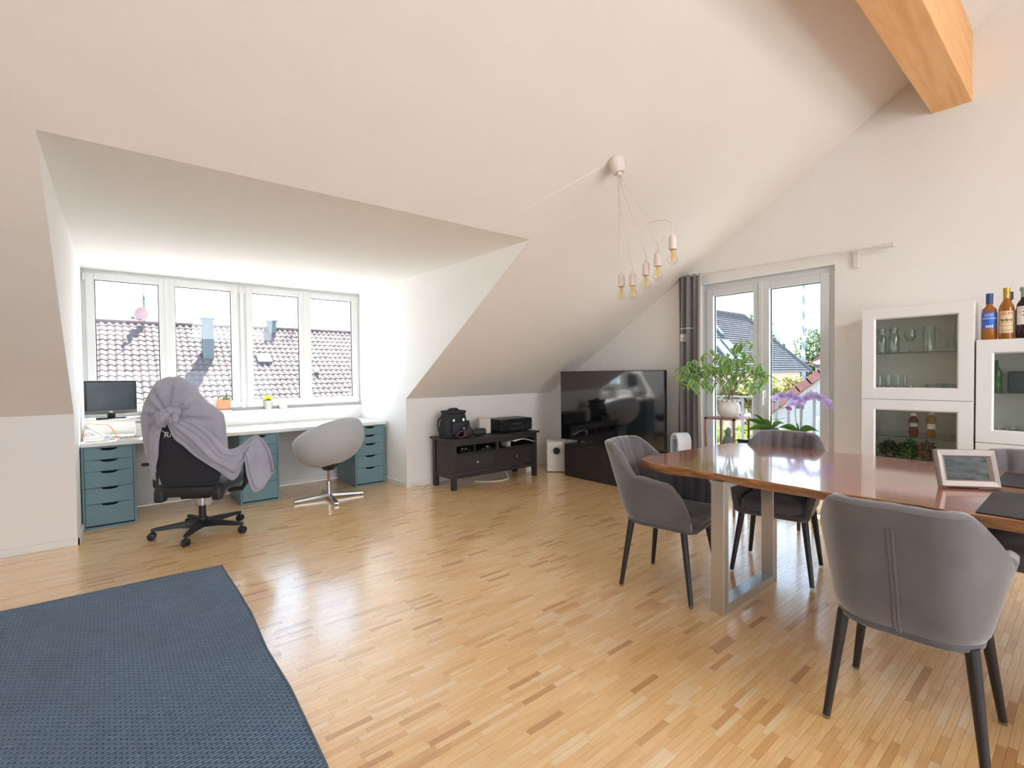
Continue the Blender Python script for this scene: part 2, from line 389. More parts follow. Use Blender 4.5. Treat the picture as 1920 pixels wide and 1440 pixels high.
cand.sort(); near = set(i for _, i in cand[:300])
G = .0003
def strip_faces(mb, xa, xb, ya, yb, z=-.0002):
    mb.add([(xa,ya,-.011),(xb,ya,-.011),(xb,yb,-.011),(xa,yb,-.011),(xa,ya,z),(xb,ya,z),(xb,yb,z),(xa,yb,z)],
           [(4,5,6,7),(0,1,5,4),(1,2,6,5),(2,3,7,6),(3,0,4,7)], 0, False)
def tone(me, vals):
    a = me.attributes.new('tone', 'FLOAT', 'FACE'); a.data.foreach_set('value', vals)
rest = MB(); tv = []
for i, (xa, xb, y0, t) in enumerate(strips):
    if i in near: continue
    strip_faces(rest, xa+G, xb-G, y0+G, y0+SW-G, -.0004*rng.random()); tv += [t]*5
ob = rest.build('floor_strips', FLOORM, fl); tone(ob.data, tv); ob['kind'] = 'stuff'
variants = {}
for i in sorted(near):
    xa, xb, y0, t = strips[i]; k = round(t*15)
    if k not in variants:
        mb = MB(); strip_faces(mb, -SL/2+G, SL/2-G, -SW/2+G, SW/2-G); variants[k] = mb.mesh('floor_strip', FLOORM); tone(variants[k], [k/15]*5)
    so = bpy.data.objects.new('floor_strip', variants[k]); col.objects.link(so); so.parent = fl
    so.location = ((xa+xb)/2, y0+SW/2, -.0004*rng.random())

def struct(mb, name, m=WALL, **k): return tag(mb.build(name, m, **k), kind='structure')
T = .25
# north knee walls
struct(MB().box((XW, YN, 0), (DXL, YN+.12, ZK+.05)).box((DXR, YN, 0), (XG, YN+.12, ZK+.05)), 'wall_north')
# dormer cheeks, window wall, ceiling
def cheek(x0, x1, s):
    P = [(x0, YM+.006, ZD), (x0, YN+.004, ZK), (x0, YN+.004, 0), (x1, YD, 0), (x1, YD+.2, ZD+.02), (x1, YD, ZD)]
    mb = MB(); n = len(P); vs = [Vector(p) for p in P]+[Vector(p)+Vector((s*.12, 0, 0)) for p in P]
    mb.add(vs, [tuple(range(n)), tuple(range(n, 2*n))[::-1]]+[(i, (i+1)%n, n+(i+1)%n, n+i) for i in range(n)], 0, False); return mb
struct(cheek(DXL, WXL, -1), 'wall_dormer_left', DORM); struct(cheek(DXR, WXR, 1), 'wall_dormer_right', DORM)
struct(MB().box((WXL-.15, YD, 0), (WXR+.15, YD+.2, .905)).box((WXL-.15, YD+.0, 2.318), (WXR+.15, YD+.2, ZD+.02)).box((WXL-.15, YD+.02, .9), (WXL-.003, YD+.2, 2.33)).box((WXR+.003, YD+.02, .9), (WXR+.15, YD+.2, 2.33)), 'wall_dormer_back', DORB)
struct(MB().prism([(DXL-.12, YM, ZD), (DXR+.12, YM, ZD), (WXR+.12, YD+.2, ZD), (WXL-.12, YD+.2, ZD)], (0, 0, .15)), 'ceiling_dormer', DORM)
# sloped ceiling with the dormer cut out, and the far slope behind the camera
def slab(x0, x1, ya, yb):
    return [(x0, ya, slope(ya)), (x1, ya, slope(ya)), (x1, yb, slope(yb)), (x0, yb, slope(yb))]
mb = MB()
for q in (slab(XW, XG, YR+1e-6, YM), slab(XW, DXL, YM, YN), slab(DXR, XG, YM, YN)): mb.prism(q, (0, .0, .18))
mb.prism(slab(XW, XG, YS, YR-1e-6), (0, 0, .18))
struct(mb, 'ceiling', CEIL)
# gable wall with the balcony door opening
DY0, DY1, DZ = 1.478, 2.712, 2.19
mb = MB()
E_ = lambda pts: [(XG, y, z) for y, z in pts]
mb.prism(E_([(YN+.12, 0), (YN+.12, ZK), (YN, ZK), (DY1, slope(DY1)), (DY1, 0)]), (.3, 0, 0))
mb.prism(E_([(DY1, DZ), (DY1, slope(DY1)), (DY0, slope(DY0)), (DY0, DZ)]), (.3, 0, 0))
mb.prism(E_([(DY0, 0), (DY0, slope(DY0)), (YR, ZR), (YS, slope(YS)), (YS, 0)]), (.3, 0, 0))
struct(mb, 'wall_east')
# west and south walls, with openings added to house the fill lights
mb = MB(); W_ = lambda pts: [(XW, y, z) for y, z in pts]
mb.prism(W_([(YN+.12, 0), (YN+.12, ZK), (YN, ZK), (YR, ZR), (-.6, slope(-.6)), (-.6, 0)]), (-.25, 0, 0))
mb.prism(W_([(-.6, 2.0), (-.6, slope(-.6)), (-3.8, slope(-3.8)), (-3.8, 1.7)]), (-.25, 0, 0))
mb.prism(W_([(-.6, 0), (-.6, .3), (-3.8, .3), (-3.8, 0)]), (-.25, 0, 0))
mb.prism(W_([(-3.8, 0), (-3.8, slope(-3.8)), (YS, slope(YS)), (YS, 0)]), (-.25, 0, 0))
struct(mb, 'wall_west')
zs = slope(YS)
struct(MB().box((XW, YS-.2, 0), (XG, YS, .12)).box((XW, YS-.2, 0), (-2.6, YS, zs+.1)).box((4.2, YS-.2, 0), (XG, YS, zs+.1)), 'wall_south')
wf = MB()
for i in range(5): wf.box((-2.6+i*1.36, YS-.15, .12), (-2.52+i*1.36, YS-.06, zs))
wf.box((-2.6, YS-.15, zs-.1), (4.2, YS-.06, zs+.05)).box((-2.6, YS-.15, .12), (4.2, YS-.06, .2))
sw = tag(wf.build('window_3', PVC), kind='structure'); MB().box((-2.6, YS-.11, .15), (4.2, YS-.1, zs)).build('pane', PANE, sw)  # added glazing, frames the south fill light
wf = MB().ring(-3.8, -.6, .3, 1.95, .08, XW-.16, XW-.06, ax='x').box((XW-.16, -2.26, .3), (XW-.06, -2.14, 1.95))
sw = tag(wf.build('window_4', PVC), kind='structure'); MB().box((XW-.12, -3.8, .3), (XW-.11, -.6, 1.95)).build('pane', PANE, sw)  # added window, frames the west fill light

for k, xc in enumerate((-.6, 2.6)):  # added roof windows, framing the two roof fill lights
    U_ = Vector((0, 1, TN)).normalized(); B0 = Vector((xc, -2.72, slope(-2.72)-.02)); N0 = Vector((0, TN, -1)).normalized()
    mb = MB()
    for (a0, a1, b0, b1) in ((-1.02, -.92, -.85, .85), (.92, 1.02, -.85, .85), (-.92, .92, .75, .85), (-.92, .92, -.85, -.75)):
        P = [B0+Vector((a, 0, 0))+U_*b for a, b in ((a0, b0), (a1, b0), (a1, b1), (a0, b1))]; mb.prism(P, N0*.05)
    sw = struct(mb, 'window_%d' % (5+k), PVC)
    MB().prism([B0+Vector((a, 0, 0))+U_*b for a, b in ((-.92, -.75), (.92, -.75), (.92, .75), (-.92, .75))], N0*.008).build('pane', PANE, sw)

# skirting
def skirt(name, pts):
    mb = MB()
    for (x0, y0, x1, y1, nx, ny) in pts:
        d = Vector((nx, ny, 0))*.016
        P = [Vector((x0, y0, 0)), Vector((x1, y1, 0)), Vector((x1, y1, 0))+d, Vector((x0, y0, 0))+d]
        mb.prism([p+Vector((0, 0, .0)) for p in P], (0, 0, .058))
    struct(mb, name, TRIM, bev=.003)
skirt('baseboard_north', [(XW, YN, DXL+.016, YN, 0, -1), (DXR, YN, XG, YN, 0, -1)])
skirt('baseboard_dormer', [(DXL, YN-.016, WXL, YD, 1, 0), (DXR, YN-.016, WXR, YD, -1, 0), (WXL, YD, WXR, YD, 0, -1)])
skirt('baseboard_east', [(XG, YN, XG, DY1+.02, -1, 0), (XG, DY0-.02, XG, YS, -1, 0)])

# ------------------------------------------------------------------ dormer window: frame, four sashes
Y0 = 6.12
win = tag(bpy.data.objects.new('window_1', None), kind='structure'); col.objects.link(win)
fr = MB().ring(WXL, WXR, .905, 2.318, .03, Y0+.012, Y0+.09, bot=.028).box((1.105, Y0+.012, .93), (1.19, Y0+.09, 2.29))
fr.box((1.128, Y0-.001, .93), (1.166, Y0+.02, 2.29)).build('window_frame', PVC, win, bev=.003)
SASH = [(-.167, .463, 1), (.465, 1.108, -1), (1.187, 1.821, 1), (1.823, 2.466, -1)]
for i, (xa, xb, hs) in enumerate(SASH):
    sm = MB().ring(xa, xb, .936, 2.288, .066, Y0-.008, Y0+.06, bot=.082)
    if i in (1, 3): sm.box((xa-.022, Y0-.016, .94), (xa+.022, Y0-.004, 2.284))
    s_ = sm.build('sash', PVC, win, bev=.004)
    MB().ring(xa+.066, xb-.066, 1.018, 2.222, .007, Y0+.022, Y0+.032).build('glazing_gasket', BLACKP, s_)
    MB().box((xa+.068, Y0+.026, 1.02), (xb-.068, Y0+.030, 2.22)).build('pane', PANE, s_)
    if i in (1, 3):
        hx = xa+.004-.0
        h = MB().rbox((hx-.013, Y0-.024, 1.42), (hx+.013, Y0-.014, 1.49), .005).rbox((hx-.009, Y0-.055, 1.455), (hx+.009, Y0-.02, 1.475), .006).rbox((hx-.01, Y0-.062, 1.345), (hx+.01, Y0-.046, 1.48), .007)
        h.build('window_handle', WHITE, s_)
hg = MB()
for x in (WXL+.02, 1.118, 1.176, WXR-.02):
    hg.cone((x, Y0-.004, 2.21), (x, Y0-.004, 2.275), .009, .009, 10).cone((x, Y0-.004, .955), (x, Y0-.004, 1.0), .009, .009, 10)
hg.build('hinge', WHITE, win)
struct(MB().box((WXL-.02, 6.065, .875), (WXR+.02, YD+.03, .905)), 'trim_1', WHITE, bev=.004)     # window sill board

# ------------------------------------------------------------------ balcony door
dr = tag(bpy.data.objects.new('door_1', None), kind='structure'); col.objects.link(dr)
XD = XG+.04
MB().ring(DY0-.01, DY1+.01, -.01, DZ+.01, .063, XD, XD+.08, ax='x').build('door_frame', PVC, dr, bev=.003)
struct(MB().box((XG-.012, DY0-.012, DZ-.003), (XG+.03, DY1+.012, DZ+.020)).box((XG-.006, DY1-.003, 0), (XG+.004, DY1+.014, DZ)), 'trim_2', WHITE, bev=.003)
for k, (ya, yb) in enumerate(((2.105, 2.66), (1.525, 2.1))):
    lf = MB().ring(ya, yb, .05, DZ-.055, .072, XD-.018, XD+.055, ax='x', bot=.10).build('door_leaf', PVC, dr, bev=.004)
    MB().ring(ya+.072, yb-.072, .15, DZ-.127, .007, XD+.02, XD+.03, ax='x').build('glazing_gasket', BLACKP, lf)
    MB().box((XD+.023, ya+.074, .152), (XD+.027, yb-.074, DZ-.129)).build('pane', PANE, lf)
    if k == 1:
        hy = yb-.03
        MB().rbox((XD-.03, hy-.014, 1.02), (XD-.018, hy+.014, 1.10), .005).rbox((XD-.07, hy-.009, 1.07), (XD-.02, hy+.009, 1.09), .006).rbox((XD-.075, hy-.011, .95), (XD-.055, hy+.011, 1.09), .008).build('door_handle', WHITE, lf)
MB().box((XD-.03, 2.088, .05), (XD-.012, 2.122, DZ-.055)).build('meeting_strip', PVC, dr, bev=.004)

# ------------------------------------------------------------------ beam, ceiling cable cover
bm_ = MB().box((XW, .617, 3.205), (XG, .842, 3.70))
tag(bm_.build('ceiling_beam', BEAMW, bev=.004), 'thick orange-brown spruce purlin under the sloped ceiling', 'beam')
n_ = Vector((0, -TN, -1)).normalized()
pts = []
for t in range(11):
    a = t/10; y = 2.19+(2.75-2.19)*a; x = 2.715+(2.24-2.715)*a
    pts.append(Vector((x, y, slope(y)))+n_*(.0025*(1-a**1.5)-.0112))
cc = MB().tube(pts, .012, 8)
tag(cc.build('cable_ridge', CEIL), 'faint plastered cable ridge running down the sloped ceiling from the lamp', 'cable cover')

# ------------------------------------------------------------------ rug
def rugz(x, y):
    return .008
pts = [(.404, 1.05), (.516, 1.6), (.538, 2.1), (.534, 2.47), (.556, 2.9), (.556, 3.26), (.55, 3.60), (.552, 3.762), (.30, 3.785), (-.2, 3.80), (-.8, 3.83), (-1.7, 3.86), (-1.75, 1.05)]
rg = thing('area_rug', 'large blue-grey woven rug lying on the parquet in the left foreground', 'rug', (0, 2, 0))
MB().prism([(x, y, .001) for x, y in pts], (0, 0, .009)).build('rug_pile', RUG, rg, bev=.003)
ed = [Vector((x, y, .008)) for x, y in pts[:-1]]
MB().tube(ed, .0055, 8).build('edge_binding', RUGE, rg)

# ------------------------------------------------------------------ dining chairs
def make_chair(label):
    t = thing('dining_chair', label, 'chair', (0, 0, 0), 0, 'grey velvet dining chairs')
    NU, NV = 121, 16
    def plan(u):          # u 0..1 from left front round the back to right front; returns x, y, nx, ny, backness
        a = .36; b = .19   # lengths: side straight, corner arc; back remainder
        hw, yb, rc = 1.0, -.235, .13
        segs = [('s', .33), ('c', .17), ('b', .0)]
        w_ = .205; yf = .205
        ls = yf-(yb+rc); lc = PI/2*rc; lb = 2*(w_-rc); tot = 2*ls+2*lc+lb
        d = u*tot
        if d < ls: return -w_, yf-d, -1, 0, 0
        d -= ls
        if d < lc:
            q = d/rc; return -w_+rc-rc*math.cos(q), yb+rc-rc*math.sin(q), -math.cos(q), -math.sin(q), math.sin(q)**1.2
        d -= lc
        if d < lb: return -w_+rc+d, yb, 0, -1, 1
        d -= lb
        if d < lc:
            q = d/rc; return w_-rc+rc*math.sin(q), yb+rc-rc*math.cos(q), math.sin(q), -math.cos(q), math.cos(q)**1.2
        d -= lc
        return w_, yb+rc+d, 1, 0, 0
    def smooth(a, b, x):
        x = max(0, min(1, (x-a)/(b-a))); return x*x*(3-2*x)
    Z0 = .392
    def H(u):
        v = min(u, 1-u)*2          # 0 front .. 1 back centre
        arm = Z0+.055+.205*math.sin(PI/2*min(1, v/.22))**.75+.02*smooth(.2, .5, v)
        back = .848-.02*abs(v-1)
        k = smooth(.50, .75, v)
        dip = -.012*math.exp(-((v-.515)/.025)**2)
        return arm*(1-k)+back*k+dip
    def P(u, v, inner):
        x, y, nx, ny, bk = plan(u); h = H(u); z = Z0+(h-Z0)*v; s = (z-Z0)/.455
        w2 = min(u, 1-u)*2
        fl = s*(.105-.055*smooth(.45, .7, w2))
        x2 = x+(nx*fl); y2 = y+ny*.02*s-.135*bk*s
        th = .034+.012*bk
        if inner:
            ch = abs(math.sin(PI*u*17))
            th += .022*(ch**.5)*smooth(.0, .12, v)*(.55+.45*bk)+.010*smooth(.06, .0, min(u, 1-u))*-1
            x2 -= nx*th; y2 -= ny*th
        tk = .024*(1-min(1, v/.16))**2; x2 -= nx*tk; y2 -= ny*tk
        return Vector((x2, y2, z))
    mb = MB(); vs = []; rows = []
    for v in [i/(NV-1) for i in range(NV)]: rows.append([P(i/(NU-1), v, False) for i in range(NU)])
    top_o = rows[-1]; top_i = [P(i/(NU-1), 1, True) for i in range(NU)]
    for k in (.2, .5, .8):
        rows.append([a.lerp(b, k)+Vector((0, 0, .016*math.sin(PI*k))) for a, b in zip(top_o, top_i)])
    for v in [1-i/(NV-1) for i in range(NV)]: rows.append([P(i/(NU-1), v, True) for i in range(NU)])
    for rw in rows: vs += rw
    fs = []
    for j in range(len(rows)-1):
        for i in range(NU-1): a = j*NU+i; fs.append((a, a+NU, a+NU+1, a+1))
    n = len(rows)
    for i, fl in ((0, 1), (NU-1, -1)):     # close front ends
        for j in range(NV+1):
            q = (j*NU+i, (n-1-j)*NU+i, (n-2-j)*NU+i, (j+1)*NU+i)
            if j+1 < n-2-j: fs.append(q if fl > 0 else q[::-1])
    mb.add(vs, fs); mb.build('shell', VELVET, t, local=True, sharp=60)
    # seat base and cushion
    def outline(grow, yf):
        o = []
        for i in range(0, NU, 4):
            x, y, nx, ny, bk = plan(i/(NU-1)); o.append((x-nx*grow, y-ny*grow))
        o = [(o[0][0]+.035, yf), (o[0][0]+.004, yf-.02)]+o[1:-1]+[(o[-1][0]-.004, yf-.02), (o[-1][0]-.035, yf)]
        return o
    def pad(name, grow, yf, z0, z1, m, crown=.012):
        o = outline(grow, yf); n = len(o); cx, cy = 0, 0
        mb = MB(); vs = []
        for k, (sc, z) in enumerate(((.93, z0), (.99, z0+.008), (1, (z0+z1)/2), (.985, z1-.012), (.94, z1), (.6, z1+crown), (.25, z1+crown*1.3))):
            vs += [(x*sc, y*sc, z) for x, y in o]
        fs = [tuple(range(n)), tuple(range(6*n, 7*n))[::-1]]
        for k in range(6): fs += [(k*n+i, (k+1)*n+i, (k+1)*n+(i+1)%n, k*n+(i+1)%n) for i in range(n)]
        mb.add(vs, fs); return mb.build(name, m, t, local=True, sharp=60)
    pad('seat_base', .004, .225, .383, .425, VELVETD, 0)
    pad('seat', .036, .232, .418, .485, VELVETD)
    # piped seam down the middle of the back
    pts = [P(.5, v, False)+Vector((0, -.001, 0)) for v in [i/14*.86 for i in range(15)]]
    mb = MB()
    for dx in (-.0045, .0045): mb.tube([p+Vector((dx, 0, 0)) for p in pts], .0045, 6)
    mb.build('back_seam', VELVET, t, local=True)
    for sx, y1, y0, xf in ((-1, .21, .15, .222), (1, .21, .15, .222), (-1, -.215, -.165, .213), (1, -.215, -.165, .213)):
        lg = MB().cone((sx*.172, y0, .40), (sx*xf, y1, .012), .0195, .0125, 16).build('leg', LEGBLK, t, local=True)
        MB().cone((sx*xf, y1, 0), (sx*xf, y1, .013), .013, .0125, 12).build('glide', GLIDE, lg, local=True)
    return t
def place(o, loc, rz):
    o.location = loc; o.rotation_euler = (0, 0, rz)
ch = make_chair('grey velvet chair with ribbed back at the left end of the wooden table')
place(ch, (2.585, 1.65, 0), R(189))
dup(ch, (3.295, 1.325, 0), R(101), 'grey velvet chair behind the table in front of the balcony door')
dup(ch, (3.27, .19, 0), R(94), 'grey velvet chair mostly hidden behind the silver picture frame')
dup(ch, (2.235, .432, 0), R(-88), 'grey velvet chair in the foreground seen from behind with centre seam')

# ------------------------------------------------------------------ dining table
tb = thing('dining_table', 'long reddish-brown live-edge wooden dining table on steel frame legs', 'table', (2.9, .6, 0))
ra = random.Random(11)
o_top = []; o_bot = []
def wob(s, k): return .012*math.sin(s*5.1+k)+.008*math.sin(s*13.7+2*k)+.004*math.sin(s*31+k)
N = 60
for i in range(N+1):                 # near long side, from the far right end to the left corner
    y = -.75+i/N*2.38; o_top.append((2.362+wob(y, .3)+(.03 if y > 1.5 else 0)*(y-1.5), y, 0)); o_bot.append((2.435+wob(y, 1.3)*1.4-(.05*max(0, y-1.35)), y, 0))
for x, y, bx, by in ((2.44, 1.76, 2.475, 1.79), (2.56, 1.79, 2.58, 1.80)): o_top.append((x, y, 0)); o_bot.append((bx, by, 0))
for i in range(1, 12): x = 2.56+i/12*.86; o_top.append((x, 1.785-.06*(i/12)+.006*math.sin(x*14), 0)); o_bot.append((x, 1.775-.06*(i/12), 0))
o_top += [(3.44, 1.715, 0), (3.505, 1.66, 0)]; o_bot += [(3.41, 1.69, 0), (3.46, 1.63, 0)]
for i in range(N+1): y = 1.58-i/N*2.33; o_top.append((3.53+wob(y, 4.1), y, 0)); o_bot.append((3.47+wob(y, 5), y, 0))
n = len(o_top); vs = []
Z1, Z0_ = .762, .703
for k, z in ((0, Z0_), (.12, Z0_+.006), (.62, Z0_+.03), (.93, Z1-.012), (1, Z1-.002)):
    for a, b in zip(o_bot, o_top): vs.append((b[0]*k+a[0]*(1-k), b[1]*k+a[1]*(1-k), z+(.004*math.sin(b[1]*40+b[0]*30) if 0 < k < 1 else 0)))
cxm, cym = 2.95, .55
vs += [(p[0]+(cxm-p[0])*.004, p[1]+(cym-p[1])*.004, Z1) for p in o_top]
mb = MB(); fs = []
for k in range(5): fs += [(k*n+i, k*n+(i+1)%n, (k+1)*n+(i+1)%n, (k+1)*n+i) for i in range(n)]
mb.add(vs, [f[::-1] for f in fs], 1); mb.add(vs, [tuple(range(5*n, 6*n))[::-1]], 0, False); mb.add(vs, [tuple(range(n))], 1, False)
mb.build('tabletop', [TABLEW, TABLEE], tb, sharp=50)
for yc in (1.285, -.40):
    lf = MB(); a, b = yc-.036, yc+.036
    lf.box((2.45, a, 0), (2.50, b, .703)).box((3.05, a, 0), (3.10, b, .703)).box((2.50, a, 0), (3.05, b, .05)).box((2.50, a, .665), (3.05, b, .703))
    lf.build('leg_frame', STEEL, tb, bev=.002)

# picture frame and placemats on the table
pf = thing('picture_frame', 'champagne metal picture frame with a dark picture standing on the wooden table', 'picture frame', (2.853, .362, .7655), math.atan2(-.174, .135)+PI)
TT = Matrix.Rotation(R(16), 4, 'X')
mb = MB(); W2, H2, bw = .112, .165, .034
O = [(-W2, 0), (W2, 0), (W2, H2), (-W2, H2)]; I = [(-W2+bw, bw), (W2-bw, bw), (W2-bw, H2-bw), (-W2+bw, H2-bw)]
def ringv(Pl, y): return [TT @ Vector((x, y, z)) for x, z in Pl]
sc = lambda Pl, k: [(x*k, H2/2+(z-H2/2)*k) for x, z in Pl]
L_ = ringv(O, -.012)+ringv(O, .006)+ringv(sc(O, .95), .016)+ringv(sc(I, 1.12), .012)+ringv(I, .002)
fs = []
for k in range(4): fs += [(k*4+i, k*4+(i+1)%4, k*4+4+(i+1)%4, k*4+4+i) for i in range(4)]
fs.append((3, 2, 1, 0))
mb.add(L_, fs, 0, False); mb.build('frame', PEWTER, pf, local=True, bev=.003)
PIC = mat('dim_photo_print', (.075, .085, .085), .12, var=.6, scale=26, stretch=(.6, 1, 1.6))
MB().add(ringv(I, .003), [(0, 1, 2, 3)], 0, False).build('picture', PIC, pf, local=True)
MB().prism([TT @ Vector(p) for p in ((-.03, -.012, .13), (.03, -.012, .13), (.04, -.012, .0), (-.04, -.012, .0))], TT @ Vector((0, -.003, 0))).build('easel_back', BLACKP, pf, local=True)
MB().prism([(-.03, -.03, .12), (.03, -.03, .12), (.035, -.085, .0), (-.035, -.085, .0)], (0, -.004, 0)).build('strut', BLACKP, pf, local=True)
for lab, a, b in (('black placemat on the near edge of the wooden table beside the picture frame', (2.39, -.16), (2.86, .288)), ('black placemat at the far edge of the wooden table behind the picture frame', (3.02, -.15), (3.42, .305))):
    mb = MB().rbox((a[0], a[1], .7625), (b[0], b[1], .7665), .0018)
    tag(mb.build('placemat', LEATHER), lab, 'placemat', 'black placemats')

# ------------------------------------------------------------------ desk and drawer units
dk = thing('desk', 'long white worktop resting on three teal drawer units under the dormer window', 'desk', (1.17, 5.75, 0))
MB().box((-.205, 5.395, .701), (2.512, 6.082, .735)).build('worktop', WHITE, dk, bev=.002)
def drawer_unit(x0, label):
    x1 = x0+.36; y0, y1 = 5.41, 5.99
    t = thing('drawer_unit', label, 'drawer unit', (x0+.18, 5.7, 0), 0, 'teal drawer units under the desk')
    mb = MB().box((x0, y0, .0), (x0+.016, y1, .70)).box((x1-.016, y0, 0), (x1, y1, .70)).box((x0+.016, y0, .684), (x1-.016, y1, .70)).box((x0+.016, y0, 0), (x1-.016, y1, .018)).box((x0+.016, y1-.01, .018), (x1-.016, y1, .684))
    mb.build('carcass', TEAL, t, bev=.0015)
    z = .682; cx = x0+.18
    MB().box((x0+.018, y0+.10, .02), (x1-.018, y0+.104, .682)).build('shade_sheet', DARKIN, t)  # added dark sheet, paints the shade seen through the grip notches
    for h in (.098, .098, .138, .138, .182):
        za, zb = z-h+.003, z
        a, b = x0+.019, x1-.019
        P = [(a, y0, za), (b, y0, za), (b, y0, zb), (cx+.085, y0, zb)]
        P += [(cx+.055*math.cos(q), y0, zb-.004-.017*math.sin(q)**.8) for q in [PI*i/8 for i in range(9)]]
        P += [(cx-.085, y0, zb), (a, y0, zb)]
        d = MB().prism(P, (0, .018, 0)).build('drawer_front', TEAL, t)
        z -= h
    return t
drawer_unit(-.205, 'teal five-drawer unit at the left end of the desk by the monitor')
drawer_unit(.968, 'teal five-drawer unit between the draped desk chair and the grey shell chair')
drawer_unit(2.132, 'teal five-drawer unit at the right end of the desk in shadow')

# ------------------------------------------------------------------ office chair with the fleece blanket
ORZ = R(-28); OC = Vector((.56, 4.70, 0))
oc = thing('office_chair', 'black high-back office chair on castors wrapped in a lilac-grey blanket', 'office chair', OC, ORZ)
def local_back(a, b, c):          # back-panel coordinates: a right, b up the panel, c outwards to the rear
    return Vector((a, -.17-.16*b/.816, .45+.8*b/.816))+Vector((0, -.98, -.196))*c
def hoodc(b): t = max(0, min(1, (b-.52)/.16)); return -.010-.042*t*t*(3-2*t)
prof = [(-.01, .20), (.10, .225), (.25, .235), (.42, .255), (.52, .255), (.60, .205), (.70, .15), (.77, .11), (.815, .08)]
def halfw(b):
    for (b0, w0), (b1, w1) in zip(prof, prof[1:]):
        if b <= b1: return w0+(w1-w0)*max(0, (b-b0))/(b1-b0)
    return .09
def backfn(u, v):
    b = -.01+.825*v; a = 2*PI*u; w2 = halfw(b)
    x = math.copysign(abs(math.cos(a))**.55, math.cos(a))*w2; c = math.copysign(abs(math.sin(a))**.7, math.sin(a))*.045
    return local_back(x+hoodc(b), b, c+.02*(1-(x/.27)**2)*0)
mb = MB().grid(backfn, 36, 22, closeu=True)
mb.f.append(tuple(range(36))[::-1]); mb.m.append(0); mb.s.append(True); mb.f.append(tuple(range(21*36, 22*36))); mb.m.append(0); mb.s.append(True)
bk = mb.build('backrest', BLACKF, oc, local=True, sharp=80)
MB().rbox((-.25, -.24, .36), (.25, .28, .45), .04).build('seat', BLACKF, oc, local=True)
mb = MB().rbox((-.235, -.26, .355), (.215, -.20, .435), .02)
for sx in (-1, 1): mb.rbox((sx*.2-.035, -.27, .32), (sx*.2+.035, -.18, .42), .02)
mb.build('back_bracket', BLACKP, oc, local=True)
MB().rbox((-.11, -.14, .31), (.11, .12, .36), .02).box((-.10, -.02, .315), (-.30, .0, .325)).build('tilt_mechanism', BLACKP, oc, local=True)
MB().rbox((.11, -.07, .295), (.19, -.03, .335), .012).build('tilt_knob', CHROME, oc, local=True)
MB().cone((0, 0, .19), (0, 0, .32), .016, .016, 16).build('gas_piston', CHROME, oc, local=True)
MB().cone((0, 0, .075), (0, 0, .225), .028, .026, 20).build('gas_column', BLACKP, oc, local=True)
MB().cone((0, 0, .06), (0, 0, .13), .05, .04, 20).build('base_hub', BLACKP, oc, local=True)
def caster(mb, x, y, a):
    d = Vector((math.cos(a), math.sin(a), 0)); s_ = Vector((-d.y, d.x, 0))
    for k in (-1, 1):
        c = Vector((x, y, .029))+s_*k*.015
        mb.lathe([(0, -.011), (.022, -.011), (.028, -.007), (.0285, .004), (.024, .011), (0, .011)], n=18)
        m0 = s_.to_track_quat('Z', 'Y').to_matrix()
        for i in range(-18*6, 0): mb.v[i] = tuple(m0 @ Vector(mb.v[i])*(1)+c)
    return mb
import itertools
for k in range(5):
    a = R(-88+72*k)
    dx, dy = math.cos(a), math.sin(a)
    mb = MB(); P = []
    for rr, w_, h0, h1 in ((.03, .03, .055, .115), (.17, .026, .068, .105), (.32, .02, .068, .092), (.345, .017, .07, .088)):
        for q, z in ((-1, h0), (1, h0), (.8, h1), (-.8, h1)): P.append((dx*rr-dy*w_*q, dy*rr+dx*w_*q, z))
    fs = [(0, 1, 2, 3)[::-1], (12, 13, 14, 15)]
    for j in range(3): fs += [(j*4+i, j*4+(i+1)%4, j*4+4+(i+1)%4, j*4+4+i) for i in range(4)]
    sp_ = mb.add(P, fs).build('base_spoke', BLACKP, oc, local=True, bev=.004)
    cm = caster(MB(), dx*.34, dy*.34, a+R(50+30*k))
    cm.cone((dx*.333, dy*.333, .045), (dx*.333, dy*.333, .075), .008, .008, 10).rbox((dx*.337-.022, dy*.337-.022, .03), (dx*.337+.022, dy*.337+.022, .058), .012)
    cm.build('castor', BLACKP, sp_, local=True)
for sx in (-1, 1):
    mb = MB().tube([(sx*.2, .0, .345), (sx*.30, .0, .35), (sx*.335, .0, .40), (sx*.335, 0, .59)], .02, 10)
    mb.rbox((sx*.335-.045, -.13, .585), (sx*.335+.045, .13, .615), .013)
    mb.build('armrest', BLACKP, oc, local=True)
# white lettering on the back: only its first letters show beside the blanket
def text_mesh(txt, size, depth=.0006, shear=0):
    cu = bpy.data.curves.new('lettering', 'FONT'); cu.body = txt; cu.size = size; cu.extrude = depth; cu.shear = shear; cu.align_x = 'CENTER'; cu.align_y = 'CENTER'
    cu.resolution_u = 3
    o = bpy.data.objects.new('lettering', cu); col.objects.link(o)
    dg = bpy.context.evaluated_depsgraph_get(); dg.update()
    me = bpy.data.meshes.new_from_object(o.evaluated_get(dg)); bpy.data.objects.remove(o); bpy.data.curves.remove(cu)
    return me
def lettering(txt, size, mtl, parent, fn, name='lettering', shear=0):
    me = text_mesh(txt, size, shear=shear); me.materials.clear(); me.materials.append(mtl)
    for v in me.vertices: v.co = fn(v.co)
    o = bpy.data.objects.new(name, me); col.objects.link(o); o.parent = parent
    return o
INKW = mat('white_print', (.8, .8, .8), .7)
lettering('Ri', .062, INKW, bk, lambda p: local_back(-.115+p.x, .412+p.y, .0475+p.z), shear=.3)
MB().tube([local_back(-.175+.05*i/8, .428+.018*math.sin(PI*i/8), .046) for i in range(9)], .0022, 6).build('lettering_stroke', INKW, bk, local=True)

